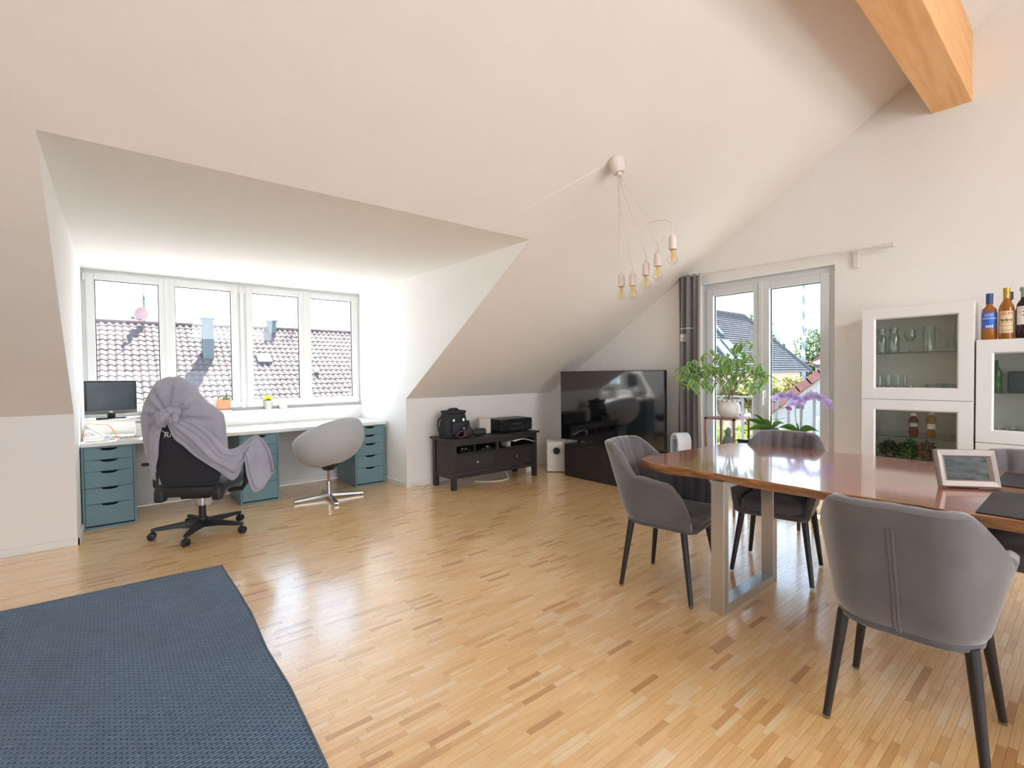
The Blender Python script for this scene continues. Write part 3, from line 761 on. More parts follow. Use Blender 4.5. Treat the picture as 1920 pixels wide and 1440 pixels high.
# blanket: hood over the back, knot, swag to the right armrest
Om = oc.matrix_basis.copy()
bl = thing('blanket', 'lilac-grey fleece blanket knotted around the back of the office chair', 'blanket', OC+Vector((0, 0, .4)), 0)
def BW(a, b, c): return Om @ local_back(a, b, c)
KN = (-.06, .575)
def lerp_prof(pr, t):
    for (t0, *A), (t1, *B) in zip(pr, pr[1:]):
        if t <= t1:
            k = (t-t0)/(t1-t0); k = k*k*(3-2*k)
            return [x+(y-x)*k for x, y in zip(A, B)]
    return pr[-1][1:]
def folds(a, b, amp):
    dx, dy = a-KN[0], b-KN[1]; r = math.hypot(dx, dy); th = math.atan2(dy, dx)
    return amp*(math.sin(th*11+.6)+.5*math.sin(th*19+2))*min(1, r/.09)*math.exp(-((r-.10)/.17)**2)
mb = MB()
def hoodw(b):
    for (b0, w0), (b1, w1) in zip(HW, HW[1:]):
        if b <= b1: return w0+(w1-w0)*max(0, (b-b0))/(b1-b0)
    return HW[-1][1]
HW = [(-.05, .245), (.08, .255), (.28, .275), (.43, .275), (.55, .268), (.62, .215), (.70, .165), (.77, .125), (.81, .098), (.84, .05), (.85, .0)]
def hoodc(b): t = max(0, min(1, (b-.52)/.16)); return -.010-.042*t*t*(3-2*t)
# hood: u runs from the window side left edge, round the camera side, to the window side right edge
LOW = [(0, .30), (.20, .26), (.265, .05), (.30, .12), (.36, .40), (.44, .515), (.50, .535), (.56, .50), (.62, .40), (.70, .30), (.76, .22), (.80, .24), (1, .30)]
def hood(u, v):
    ang = PI*1.30*(u-.5)          # 0 is straight to the rear (camera side)
    lo = lerp_prof(LOW, u)[0]
    b = lo+(.848-lo)*(1-(1-v)**1.35)
    w2 = hoodw(b)+.006
    s_ = math.sin(ang); c_ = math.cos(ang)
    a = hoodc(b)+w2*math.copysign(abs(s_)**.75, s_)
    dep = (.068+.02*max(0, 1-abs(b-.62)/.25))*math.sqrt(max(.0, min(1, (.852-b)/.06)))
    c = dep*math.copysign(abs(c_)**.6, c_)
    c += folds(a, b, .012)*max(0, c_)
    return BW(a, b, c)
mb.grid(hood, 96, 40)
# right swag: from the knot down across the back to the right armrest and hanging beyond it
top = [(-.03, .56, .085), (.08, .53, .075), (.19, .44, .07), (.255, .345, .06), (.285, .28, .04), (.32, .27, .015), (.38, .295, -.02), (.43, .335, -.055), (.475, .345, -.09), (.53, .28, -.10), (.568, .17, -.10), (.575, .03, -.10)]
bot = [(-.085, .53, .085), (-.06, .40, .07), (.0, .335, .07), (.07, .25, .07), (.14, .185, .07), (.23, .105, .07), (.315, .03, .07), (.375, .11, .05), (.40, .20, .035), (.412, .03, .03), (.445, -.095, .01), (.515, -.07, -.02)]
def cr(P, t):
    n = len(P)-1; x = min(t*n, n-1e-6); i = int(x); f = x-i
    p0, p1, p2, p3 = (Vector(P[max(0, min(n, j))]) for j in (i-1, i, i+1, i+2))
    return .5*((2*p1)+(p2-p0)*f+(2*p0-5*p1+4*p2-p3)*f*f+(3*p1-p0-3*p2+p3)*f**3)
def swag(u, v):
    p = cr(bot, u).lerp(cr(top, u), v)
    env = math.sin(PI*min(1, u*1.05))**.5 if u < .95 else .4
    p.z += (.030*math.sin(PI*v)*(1 if u < .6 else .5)+.010*math.sin(v*15+u*5)*env+.006*math.sin(v*27+u*9))
    if u > .62:
        k = (u-.62)/.38; p.z += .05*k*math.sin(v*PI*2.0+.5)
    return BW(p.x, p.y, p.z)
mb.grid(swag, 70, 26)
# left tail
tt = [(-.12, .56, .08), (-.19, .50, .075), (-.225, .40, .068), (-.235, .28, .062), (-.245, .16, .055), (-.252, .07, .05)]
tb2 = [(-.09, .53, .085), (-.135, .46, .075), (-.165, .36, .068), (-.185, .25, .062), (-.22, .14, .056), (-.245, .06, .05)]
mb.grid(lambda u, v: BW(*(cr(tt, u).lerp(cr(tb2, u), v)+Vector((0, 0, .012*math.sin(PI*v)+.005*math.sin(v*12))))), 30, 10)
cl_ = mb.build('cloth', FLEECE, bl, solid=.006, sharp=180)
# knot: two interlocking rolls of cloth
mb = MB()
def loop(c, ra_, rb, rot, tilt, r, ph):
    pts = []
    for i in range(28):
        t = 2*PI*i/28; x, y = ra_*math.cos(t), rb*math.sin(t); z = tilt*math.sin(t+ph)
        pts.append(BW(c[0]+x*math.cos(rot)-y*math.sin(rot), c[1]+x*math.sin(rot)+y*math.cos(rot), c[2]+z))
    mb.tube(pts, [r*(1+.16*math.sin(i*1.7)) for i in range(28)], 12, closed=True)
loop((-.055, .595, .115), .055, .024, .35, .020, .027, 0)
loop((-.10, .565, .112), .030, .030, .9, .02, .026, 1.2)
loop((-.03, .575, .125), .028, .022, -.5, .015, .024, 2.2)
mb.tube([BW(-.02, .62, .10), BW(-.06, .60, .145), BW(-.10, .56, .15), BW(-.115, .52, .12), BW(-.10, .50, .09)], [.018, .027, .029, .026, .016], 12)
mb.build('knot', FLEECE, bl, sharp=180)

# ------------------------------------------------------------------ grey swivel shell chair
sc_ = thing('swivel_chair', 'rounded pale grey fabric shell chair on a flat steel star base', 'swivel chair', (1.735, 5.13, 0), R(0))
TB = Matrix.Translation((0, 0, .655)) @ Matrix.Rotation(R(-24), 4, Vector((1, .05, 0))) @ Matrix.Rotation(R(-9), 4, 'Y')
def shellp(u, v, k):
    a = 2*PI*u; lat = -PI/2+v*(PI/2)*(1.0)
    r0 = .358-k; q = math.cos(lat)**.8 if lat < 0 else 1
    z = .305*math.sin(lat)
    z += .045*(1-math.sin(a))*.5*(v**2)-.07*(v**2)*max(0, math.sin(a))
    bul = 1+.06*math.sin(PI*v)
    return TB @ Vector((r0*q*bul*math.cos(a)*1.0, (r0-.01)*q*bul*math.sin(a), z+(k*.9 if v < .2 else k*.5*(1-v))))
mb = MB(); n = 44
rows = [[shellp(i/n, .02+.98*j/17, 0) for i in range(n)] for j in range(18)]
rin = [[shellp(i/n, .02+.98*(1-j/13), .035) for i in range(n)] for j in range(14)]
mid = [a.lerp(b, .5)+TB.to_3x3() @ Vector((0, 0, .014)) for a, b in zip(rows[-1], rin[0])]
vs = []; ALL = rows+[mid]+rin
for rw in ALL: vs += rw
fs = [(j*n+i, j*n+(i+1)%n, (j+1)*n+(i+1)%n, (j+1)*n+i) for j in range(len(ALL)-1) for i in range(n)]
fs += [tuple(range(n))[::-1], tuple(range((len(ALL)-1)*n, len(ALL)*n))]
mb.add(vs, fs).build('shell', SHELLF, sc_, local=True, sharp=80)
mb = MB(); mb.ell((0, .02, .47), (.24, .23, .06), 0, 24, 12); mb.build('seat_cushion', SHELLF, sc_, local=True)
MB().cone((0, 0, .30), (0, 0, .37), .05, .12, 20).build('seat_plate', BLACKP, sc_, local=True)
MB().cone((0, 0, .16), (0, 0, .33), .0125, .0125, 16).build('piston', COPPER, sc_, local=True)
MB().cone((0, 0, .035), (0, 0, .18), .022, .022, 18).build('column', STEEL, sc_, local=True)
for a in (R(178), R(263), R(-12), R(80)):
    d = Vector((math.cos(a), math.sin(a), 0)); s_ = Vector((-d.y, d.x, 0))
    P = []
    for rr, hw, za, zb in ((.0, .018, .022, .052), (.345, .021, .010, .030)):
        for q, z in ((-1, za), (1, za), (1, zb), (-1, zb)): P.append(d*rr+s_*hw*q+Vector((0, 0, z)))
    lg = MB().add(P, [(3, 2, 1, 0), (4, 5, 6, 7)]+[(i, (i+1)%4, 4+(i+1)%4, 4+i) for i in range(4)], 0, False).build('base_leg', STEEL, sc_, local=True, bev=.003)
    MB().cone(d*.325+Vector((0, 0, 0)), d*.325+Vector((0, 0, .012)), .012, .012, 12).build('foot', BLACKP, lg, local=True)

# ------------------------------------------------------------------ things on the desk
mn = thing('monitor', 'small black computer monitor standing on the riser at the left window', 'monitor', (0, 5.80, .905), R(2))
MB().rbox((-.187, -.012, .052), (.187, .03, .352), .008).build('casing', BLACKP, mn, local=True)
MB().box((-.168, -.0135, .085), (.168, -.0115, .336)).build('screen', mat('matt_screen', (.03, .045, .06), .28, var=.4, scale=5), mn, local=True)
MB().rbox((-.187, -.016, .045), (.187, .0, .082), .006).build('lower_bezel', mat('grey_bezel', (.12, .12, .12), .35), mn, local=True)
MB().ell((.0, -.017, .064), (.014, .002, .006)).build('badge', CHROME, mn, local=True)
MB().rbox((-.03, .01, .012), (.03, .03, .1), .008).rbox((-.11, -.07, .0), (.11, .08, .014), .006).build('stand', BLACKP, mn, local=True)
rs = thing('monitor_riser', 'white shelf riser carrying the monitor and papers on the desk', 'shelf', (.10, 5.8, .735))
MB().box((-.185, 5.60, .887), (.44, 5.97, .905)).build('board', WHITE, rs, bev=.002)
for x in (-.17, .40): MB().box((x, 5.62, .735), (x+.016, 5.95, .887)).build('side_panel', WHITE, rs)
bx = thing('drawer_box', 'white two-drawer desktop box under the riser beside the draped chair', 'box', (.29, 5.72, .735))
MB().box((.17, 5.60, .737), (.385, 5.92, .865)).build('body', WHITE, bx, bev=.003)
for z in (.744, .805):
    d = MB().box((.177, 5.592, z), (.378, 5.602, z+.055)).build('drawer_front', WHITE, bx, bev=.002)
    MB().cone((.2775, 5.592, z+.028), (.2775, 5.582, z+.028), .007, .009, 12).build('knob', CHROME, d)
rp_ = random.Random(5)
for i, (x, y, a, lab) in enumerate(((.27, 5.70, 8, 'top loose white sheet fanned out on the riser right of the monitor'), (.20, 5.69, -14, 'white sheet slipping over the riser edge in front of the monitor'), (.33, 5.73, 25, 'lowest white sheet on the riser, nearest the office chair'), (.08, 5.66, -4, 'white sheet lying at the foot of the monitor'))):
    Tm = Matrix.Translation((x, y, .906+.0022*(3-i))) @ Matrix.Rotation(R(a), 4, 'Z')
    mb = MB().grid(lambda u, v: Tm @ Vector(((u-.5)*.21, (v-.5)*.15, .0012+.0035*math.sin(u*5+i)**2*(v))), 10, 6)
    tag(mb.build('paper_sheet', PAPER, solid=.0008), lab, 'paper', 'loose papers on the riser')
lp = thing('desk_lamp', 'folded white desk lamp lying at the left end of the desk', 'lamp', (-.08, 5.50, .735))
MB().tube([(-.165, 5.50, .86), (-.03, 5.47, .755)], .017, 12).build('arm', WHITE, lp)
MB().cone((-.175, 5.485, .86), (-.155, 5.515, .86), .02, .02, 14).build('joint', mat('pale_grey_plastic', (.45, .46, .52), .4), lp)
MB().cone((-.03, 5.445, .762), (-.03, 5.495, .762), .024, .024, 16).build('joint', bpy.data.materials['pale_grey_plastic'], lp)
MB().rbox((-.185, 5.445, .7365), (-.045, 5.50, .77), .015).build('lamp_head', WHITE, lp)
MB().rbox((-.16, 5.52, .7365), (.0, 5.60, .78), .02).build('base', WHITE, lp)
def cable(name, lab, pts, r, m, group=None):
    P = [Vector(p) for p in pts]; out = []
    n = len(P)-1
    for i in range(n*8+1): out.append(cr(P, i/(n*8)))
    return tag(MB().tube(out, r, 7).build(name, m), lab, 'cable', group)
cable('cable', 'orange cable curling up behind the folded desk lamp', [(-.18, 5.62, .74), (-.19, 5.60, .80), (-.165, 5.58, .885), (-.10, 5.58, .875), (-.02, 5.575, .86), (.05, 5.58, .745), (.15, 5.575, .74)], .0035, ORANGE)
cable('cable', 'thin red cable lying on the desk under the riser', [(-.12, 5.65, .74), (.0, 5.66, .755), (.08, 5.55, .74), (.16, 5.57, .75), (.19, 5.56, .74)], .0028, mat('red_cable', (.5, .12, .08), .5))
kb = thing('keyboard', 'pale keyboard lying at the front of the desk beside the desk lamp', 'keyboard', (.12, 5.50, .735))
MB().rbox((.02, 5.44, .7365), (.30, 5.545, .748), .005).build('body', PAPER, kb)
for r_ in range(4):
    mb = MB()
    for c_ in range(13): mb.rbox((.03+c_*.0203, 5.45+r_*.0225, .748), (.047+c_*.0203, 5.468+r_*.0225, .753), .002, seg=1)
    mb.build('key_row', mat('key_grey', (.25, .22, .22), .5), kb)
tag(MB().rbox((.31, 5.46, .7365), (.36, 5.53, .76), .01).build('tape_box', mat('blue_white_box', (.35, .45, .72), .5, var=.5, scale=30)), 'small blue and white box at the right of the keyboard', 'box')
tag(MB().lathe([(.0, 0), (.06, 0), (.085, .05), (.09, .075), (.086, .075), (.078, .05), (.055, .006), (0, .006)], (.70, 5.72, 0), 28).build('floor_bowl', WHITE), 'white bowl standing on the floor under the desk', 'bowl')

# ------------------------------------------------------------------ plants and things on the window sill
def blade(base, tip, w0, bend, m, mb, th=.3):
    base, tip = Vector(base), Vector(tip); d = tip-base; s_ = d.cross(Vector((0, 0, 1)))
    s_ = s_.normalized() if s_.length > 1e-4 else Vector((1, 0, 0)); nrm = s_.cross(d).normalized(); N_ = 6; vs = []
    for i in range(N_+1):
        t = i/N_; p = base+d*t+nrm*bend*math.sin(PI*t); w_ = w0*(1-t**1.6)+.0006
        vs += [p-s_*w_, p+nrm*w_*th, p+s_*w_, p-nrm*w_*th]
    fs = [(j*4+i, j*4+(i+1)%4, j*4+4+(i+1)%4, j*4+4+i) for j in range(N_) for i in range(4)]+[(3, 2, 1, 0)]
    mb.add(vs, fs, m); return mb
def potp(r0, r1, h, rim=.006): return [(0, .0), (r0, 0), (r1, h), (r1-rim, h), (r1-rim-.003, h-.018), (0, h-.018)]
SZ = .905
al = thing('potted_aloe', 'spiky green aloe in a white pot on the sill left of the office chair', 'plant', (.275, 6.085, SZ))
MB().lathe(potp(.042, .055, .085), n=28).build('pot', CERAM, al, local=True)
rr = random.Random(2)
for i in range(16):
    a = i*2.4; t = .25+.75*((i*7)%10)/10; mb = MB()
    blade((.008*math.cos(a), .008*math.sin(a), .065), (.075*t*math.cos(a), .035*t*math.sin(a), .09+.10*(1.15-t*.7)), .0075, .012, 0, mb).build('leaf', ALOE, al, local=True)
s1 = thing('potted_succulent', 'small green succulent in a white pot half hidden by the draped chair', 'plant', (.80, 6.085, SZ))
MB().lathe(potp(.03, .038, .05), n=24).build('pot', CERAM, s1, local=True)
for i in range(12):
    a = i*2.4; t = .3+.7*((i*7)%10)/10
    blade((.006*math.cos(a), .006*math.sin(a), .035), (.045*t*math.cos(a), .03*t*math.sin(a), .05+.05*(1.2-t*.8)), .006, .008, 0, MB()).build('leaf', ALOE, s1, local=True)
s2 = thing('terracotta_pot_plant', 'mixed succulents in a terracotta pot on a saucer on the sill', 'plant', (.945, 6.085, SZ))
MB().lathe([(0, .012), (.052, .012), (.056, .03), (.0615, .034), (.067, .125), (.061, .125), (.058, .108), (0, .108)], n=32).build('pot', TERRA, s2, local=True)
MB().lathe([(0, .001), (.068, .001), (.078, .014), (.073, .014), (.064, .006), (0, .006)], n=32).build('saucer', CERAM, s2, local=True)
MB().lathe([(0, .113), (.058, .109)], n=24).build('soil', SOIL, s2, local=True)
for b, t, w_ in (((-.05, 0, .105), (-.072, .01, .262), .010), ((.03, 0, .105), (.115, -.01, .192), .013), ((.015, .01, .105), (.04, .01, .20), .012), ((.0, .02, .105), (.01, .02, .195), .012), ((-.02, -.02, .105), (-.045, -.03, .155), .014), ((-.005, -.03, .105), (-.002, -.05, .16), .014), ((.03, -.02, .105), (.035, -.045, .15), .012), ((.02, .0, .105), (.022, -.005, .21), .011), ((-.04, .0, .105), (-.08, -.005, .135), .009), ((.028, .03, .105), (.05, .04, .20), .01)):
    blade(b, t, w_, .006, 0, MB(), .6).build('leaf', SUCC, s2, local=True)
s3 = thing('flower_pot', 'bright yellow flowers in a plain grey pot on the window sill', 'plant', (1.388, 6.085, SZ))
MB().lathe(potp(.036, .051, .098), n=32).build('pot', GREYPOT, s3, local=True)
MB().lathe([(0, .088), (.045, .086)], n=24).build('soil', SOIL, s3, local=True)
rr = random.Random(9)
for i in range(26):
    a = rr.random()*2*PI; l = rr.uniform(.04, .085)
    blade((.03*math.cos(a), .03*math.sin(a), .085), ((.03+l)*math.cos(a)*.8, (.03+l)*math.sin(a)*.5, .10+rr.random()*.06), .0035, .008, 0, MB()).build('leaf', ALOE, s3, local=True)
for k, (cx, cy, cz) in enumerate(((-.022, -.01, .118), (.018, -.012, .12), (.0, .018, .132), (-.005, -.02, .135), (.028, .008, .128))):
    fh = bpy.data.objects.new('flower_head', None); 
    mb = MB()
    for i in range(9):
        a = i*2*PI/9+k; bx_, by_ = math.cos(a), math.sin(a)
        blade((cx+.004*bx_, cy+.004*by_, cz-.018), (cx+.02*bx_, cy+.02*by_, cz+.024), .012, -.006, 0, mb, .25)
    mb.build('flower_head', YEL, s3, local=True)
    MB().tube([(cx, cy, cz-.015), (cx*.7, cy*.7, .09)], .002, 6).build('stem', STEM, s3, local=True)
wd = MB(); 
P = [(1.545+.05*math.cos(q), 6.075, SZ+.001+.062*math.sin(q)) for q in [PI*i/14*.82 for i in range(15)]]+[(1.515, 6.075, SZ+.001)]
wd.prism(P, (0, .03, 0)); tag(wd.build('paperweight', CERAM, bev=.006), 'white half-round ornament on the sill right of the yellow flowers', 'ornament')

# ------------------------------------------------------------------ black bench by the knee wall and what stands on it
bn = thing('media_bench', 'black-brown wooden bench with two drawers and open shelf against the knee wall', 'bench', (3.48, 4.7, 0))
x0, x1, y0, y1, H_ = 2.86, 4.10, 4.50, 4.93, .565
MB().box((x0-.025, y0-.022, H_-.024), (x1+.025, y1+.02, H_)).build('top_board', DARKW, bn, bev=.002)
for xa in (x0, x1-.052):
    for ya in (y0, y1-.052): MB().box((xa, ya, 0), (xa+.052, ya+.052, H_-.024)).build('leg', DARKW, bn, bev=.002)
for xa in (x0+.012, x1-.03):
    MB().box((xa, y0+.052, .15), (xa+.018, y1-.052, H_-.024)).build('side_panel', DARKW, bn)
    MB().box((xa-.004, y0+.052, .12), (xa+.026, y1-.052, .165)).build('side_rail', DARKW, bn, bev=.002)
MB().box((x0+.03, y1-.03, .15), (x1-.03, y1-.02, H_-.024)).build('back_panel', DARKW, bn)
MB().box((x0+.03, y0+.01, .385), (x1-.03, y1-.03, .402)).build('shelf', DARKW, bn)
MB().box((x0+.052, y0+.006, .485), (x1-.052, y0+.024, H_-.024)).build('top_rail', DARKW, bn)
MB().box((x0+.052, y0+.006, .125), (x1-.052, y0+.024, .165)).build('bottom_rail', DARKW, bn)
MB().box(((x0+x1)/2-.02, y0+.004, .16), ((x0+x1)/2+.02, y0+.03, .49)).build('divider', DARKW, bn)
MB().box((3.18, y0+.05, .402), (3.20, y1-.04, H_-.024)).build('divider', DARKW, bn)
for xa, xb in ((x0+.056, (x0+x1)/2-.022), ((x0+x1)/2+.022, x1-.056)):
    d = MB().box((xa, y0+.006, .172), (xb, y0+.026, .382)).build('drawer', DARKW, bn, bev=.002)
    c = (xa+xb)/2
    MB().lathe([(.0, -.022), (.012, -.02), (.015, -.014), (.008, -.006), (.007, 0)], (c, y0+.006, .285), 16, ax='y').build('knob', CHROME, d)
# camera bag
bg_ = thing('camera_bag', 'black padded camera shoulder bag standing on the bench', 'bag', (3.03, 4.74, .566))
NYL = mat('black_nylon', (.024, .024, .032), .7, var=.3, scale=40, bump=.2, bscale=300)
def bagfn(u, v):
    a = 2*PI*u; z = .28*v; w_ = .165-.035*v**2; d_ = .10-.03*v
    f = (1 if .02 < v < .98 else .9)
    return Vector((3.04+math.copysign(abs(math.cos(a))**.45, math.cos(a))*w_*f, 4.76+math.copysign(abs(math.sin(a))**.45, math.sin(a))*d_*f, .567+z))
mb = MB().grid(bagfn, 40, 12, closeu=True); mb.f.append(tuple(range(11*40, 12*40))); mb.m.append(0); mb.s.append(True); mb.f.append(tuple(range(40))[::-1]); mb.m.append(0); mb.s.append(True)
mb.build('body', NYL, bg_, sharp=60)
MB().rbox((2.92, 4.665, .83), (3.16, 4.85, .865), .015).build('lid', NYL, bg_)
MB().rbox((2.95, 4.625, .585), (3.13, 4.68, .74), .02).build('front_pocket', NYL, bg_)
MB().rbox((3.185, 4.70, .59), (3.235, 4.82, .74), .02).build('side_pocket', NYL, bg_)
MB().tube([(2.96, 4.76, .855), (2.985, 4.76, .878), (3.04, 4.76, .884), (3.09, 4.76, .878), (3.12, 4.76, .855)], .011, 8).build('grip_handle', NYL, bg_)
MB().tube([(2.89, 4.76, .80), (2.845, 4.755, .78), (2.825, 4.75, .72), (2.83, 4.745, .66), (2.86, 4.74, .60), (2.86, 4.70, .574), (2.93, 4.66, .576)], .010, 8).build('shoulder_strap', NYL, bg_)
for x in (2.97, 3.10): MB().box((x-.012, 4.640, .745), (x+.012, 4.652, .775)).build('buckle', CHROME, bg_)
# camera
cm_ = thing('photo_camera', 'black camera with a long lens lying in front of the camera bag', 'camera', (3.12, 4.57, .566), R(-8))
MB().rbox((-.075, -.03, .004), (.045, .035, .10), .015).build('body', BLACKP, cm_, local=True)
MB().rbox((-.035, -.03, .09), (.02, .025, .128), .012).build('viewfinder_hump', BLACKP, cm_, local=True)
MB().rbox((-.08, -.038, .004), (-.04, .0, .095), .012).build('grip', BLACKP, cm_, local=True)
MB().lathe([(0, 0), (.036, 0), (.038, .02), (.034, .03), (.043, .045), (.046, .12), (.041, .135), (.041, .16), (.0, .155)], (.045, .0, .048), 24, ax='x').build('lens', BLACKP, cm_, local=True)
MB().cone((-.06, -.005, .10), (-.06, -.005, .112), .014, .014, 16).build('dial', CHROME, cm_, local=True)
MB().tube([(-.08, -.02, .08), (-.13, -.03, .065), (-.165, -.02, .03), (-.12, -.045, .008), (-.07, -.045, .02), (-.05, -.042, .06)], .006, 8).build('neck_strap', mat('burgundy_strap', (.20, .05, .08), .7), cm_, local=True)
# small white speaker, receiver
def spk():
    t = thing('bookshelf_speaker', 'small white bookshelf speaker between the camera bag and the receiver', 'speaker', (3.44, 4.72, .566), R(-22))
    MB().rbox((-.075, -.06, .002), (.075, .09, .185), .012).build('cabinet', mat('ivory_plastic', (.66, .62, .57), .45), t, local=True)
    MB().rbox((-.07, -.072, .006), (.07, -.058, .18), .008).build('grille', mat('ivory_cloth', (.60, .56, .52), .9, bump=.1, bscale=600), t, local=True)
    MB().box((.0752, .03, .11), (.0765, .05, .155)).build('port', BLACKP, t, local=True)
    return t
spk()
av = thing('av_receiver', 'wide black hi-fi receiver on the right end of the bench', 'receiver', (3.88, 4.72, .566))
MB().box((3.60, 4.60, .578), (4.10, 4.88, .725)).build('casing', BLACKP, av, bev=.003)
MB().box((3.597, 4.592, .58), (4.103, 4.602, .722)).build('front_panel', GLOSSB, av, bev=.002)
MB().box((3.735, 4.590, .64), (3.985, 4.593, .70)).build('display', mat('dark_display', (.01, .012, .014), .1), av)
for x, r_ in ((4.05, .02), (3.64, .012), (3.67, .008)): MB().cone((x, 4.592, .665), (x, 4.575, .665), r_, r_*.92, 20).build('knob', BLACKP, av)
for k in range(6): MB().rbox((3.75+k*.036, 4.588, .60), (3.772+k*.036, 4.594, .61), .002).build('button', mat('grey_button', (.12, .12, .12), .4), av)
for k in range(3): MB().box((3.79+k*.05, 4.5885, .662), (3.815+k*.05, 4.5905, .667)).build('display_segment', mat('dim_grey_print', (.3, .3, .32), .5), av)
MB().box((3.61, 4.590, .70), (3.65, 4.5925, .706)).build('badge', CHROME, av)
for x in (3.64, 4.06): MB().cone((x, 4.66, .565), (x, 4.66, .579), .02, .02, 14).build('foot', BLACKP, av)
# things on the open shelf
tag(MB().grid(lambda u, v: Vector((3.72+.33*u, 4.47+.27*v, .455+.045*math.sin(PI*min(1, u*1.1))*.5-.03*u*u+.012)), 12, 6).build('magazine', PAPER, solid=.004), 'white bowed booklet poking out of the right shelf of the black bench', 'booklet')
tag(MB().rbox((3.64, 4.52, .403), (3.70, 4.66, .47), .01).build('cable_box', mat('mid_grey_plastic', (.3, .3, .31), .5)), 'small grey box beside the booklet on the bench shelf', 'box')
tag(MB().rbox((3.27, 4.53, .403), (3.42, 4.70, .425), .006).build('media_player', BLACKP), 'flat black media player in the middle of the bench shelf', 'player')
gp = thing('game_controller', 'black game controller lying on the left of the bench shelf', 'controller', (3.05, 4.58, .402))
MB().ell((3.05, 4.58, .426), (.055, .035, .018)).build('body', BLACKP, gp)
for s_ in (-1, 1): MB().ell((3.05+s_*.05, 4.56, .422), (.022, .045, .018)).build('grip', BLACKP, gp)
for s_ in (-1, 1): MB().cone((3.05+s_*.025, 4.565, .438), (3.05+s_*.025, 4.565, .452), .008, .009, 12).build('thumbstick', CHROME, gp)
tag(MB().rbox((3.36, 4.56, .426), (3.41, 4.62, .438), .004).build('remote_dongle', CHROME), 'small silver gadget on top of the flat black media player', 'gadget')
# cables on the floor
cable('cable', 'white cable looping out from under the black bench', [(3.30, 4.72, .01), (3.45, 4.60, .006), (3.62, 4.56, .006), (3.72, 4.60, .02), (3.74, 4.72, .09), (3.76, 4.88, .16)], .006, CORD)
cable('cable', 'white flex lying on the floor left of the black bench', [(2.60, 4.955, .05), (2.66, 4.93, .03), (2.72, 4.90, .006), (2.60, 4.86, .006), (2.56, 4.87, .006), (2.70, 4.86, .006), (2.84, 4.94, .006), (3.1, 4.9, .006)], .005, CORD)
cable('cable', 'thin black cable under the right half of the bench', [(3.60, 4.90, .12), (3.75, 4.80, .07), (3.95, 4.78, .10), (4.02, 4.88, .14)], .004, BLACKP)
pb = thing('backing_board', 'flat white panel leaning between the bench and the subwoofer', 'panel', (4.2, 4.78, 0))
MB().rbox((4.13, 4.74, .0), (4.30, 4.765, .22), .004).build('board', WHITE, pb)
# subwoofer
sb = thing('subwoofer', 'white subwoofer with a round black port standing in the corner', 'subwoofer', (4.43, 4.50, 0), math.atan2(-.15, .165))
MB().rbox((-.115, -.02, .008), (.115, .20, .395), .008).build('cabinet', mat('cream_lacquer', (.70, .665, .615), .45), sb, local=True)
MB().lathe([(.068, -.0005), (.07, -.006), (.052, -.008), (.044, .0), (.04, .03), (.0, .035)], (.01, -.02, .275), 36, ax='y').build('port_rim', mat('cream_ring', (.62, .59, .545), .4), sb, local=True)
MB().lathe([(.0, -.004), (.043, -.004), (.043, .02), (0, .02)], (.01, -.02, .275), 36, ax='y').build('port', DARKIN, sb, local=True)
for x in (-.09, .09):
    for y in (.0, .18): MB().cone((x, y, 0), (x, y, .01), .015, .015, 12).build('foot', BLACKP, sb, local=True)

# ------------------------------------------------------------------ television, its cabinet, fan
tc_ = thing('tv_cabinet', 'long low black cabinet under the television along the gable wall', 'cabinet', (4.58, 3.55, 0))
MB().box((4.372, 2.86, .0), (4.80, 4.272, .385)).build('carcass', DARKW, tc_, bev=.002)
for k in range(2): MB().box((4.355, 2.862+k*.706, .012), (4.371, 3.563+k*.706, .372)).build('front_panel', DARKW, tc_, bev=.002)
tvr = math.atan2(1.43, -.10)
tv = thing('television', 'large flat black television on the low black cabinet', 'television', (4.53, 3.685, .386), tvr)
MB().rbox((-.727, -.0, .055), (.727, .045, .915), .006).build('casing', GLOSSB, tv, local=True)
MB().rbox((-.4, -.05, .12), (.4, -.0, .55), .02).build('rear_housing', BLACKP, tv, local=True)
MB().box((-.718, .0452, .066), (.718, .047, .907)).build('screen', TVSCR, tv, local=True)
MB().box((-.727, .044, .055), (.727, .049, .0655)).build('lower_bezel', mat('dark_metal_bezel', (.06, .06, .065), .35, .6), tv, local=True)
for s_ in (-1, 1):
    MB().rbox((s_*.46-.16, -.09, .0), (s_*.46+.16, .13, .01), .004).build('stand_foot', BLACKP, tv, local=True)
    MB().rbox((s_*.46-.02, -.01, .008), (s_*.46+.02, .03, .07), .006).build('stand_leg', BLACKP, tv, local=True)
fn_ = thing('bladeless_fan', 'white and silver bladeless loop fan standing between television and curtain', 'fan', (4.30, 2.62, 0), R(57))
MB().lathe([(0, 0), (.085, 0), (.088, .02), (.075, .05), (.07, .24), (.064, .25), (0, .25)], n=32).build('base', AIRPL, fn_, local=True)
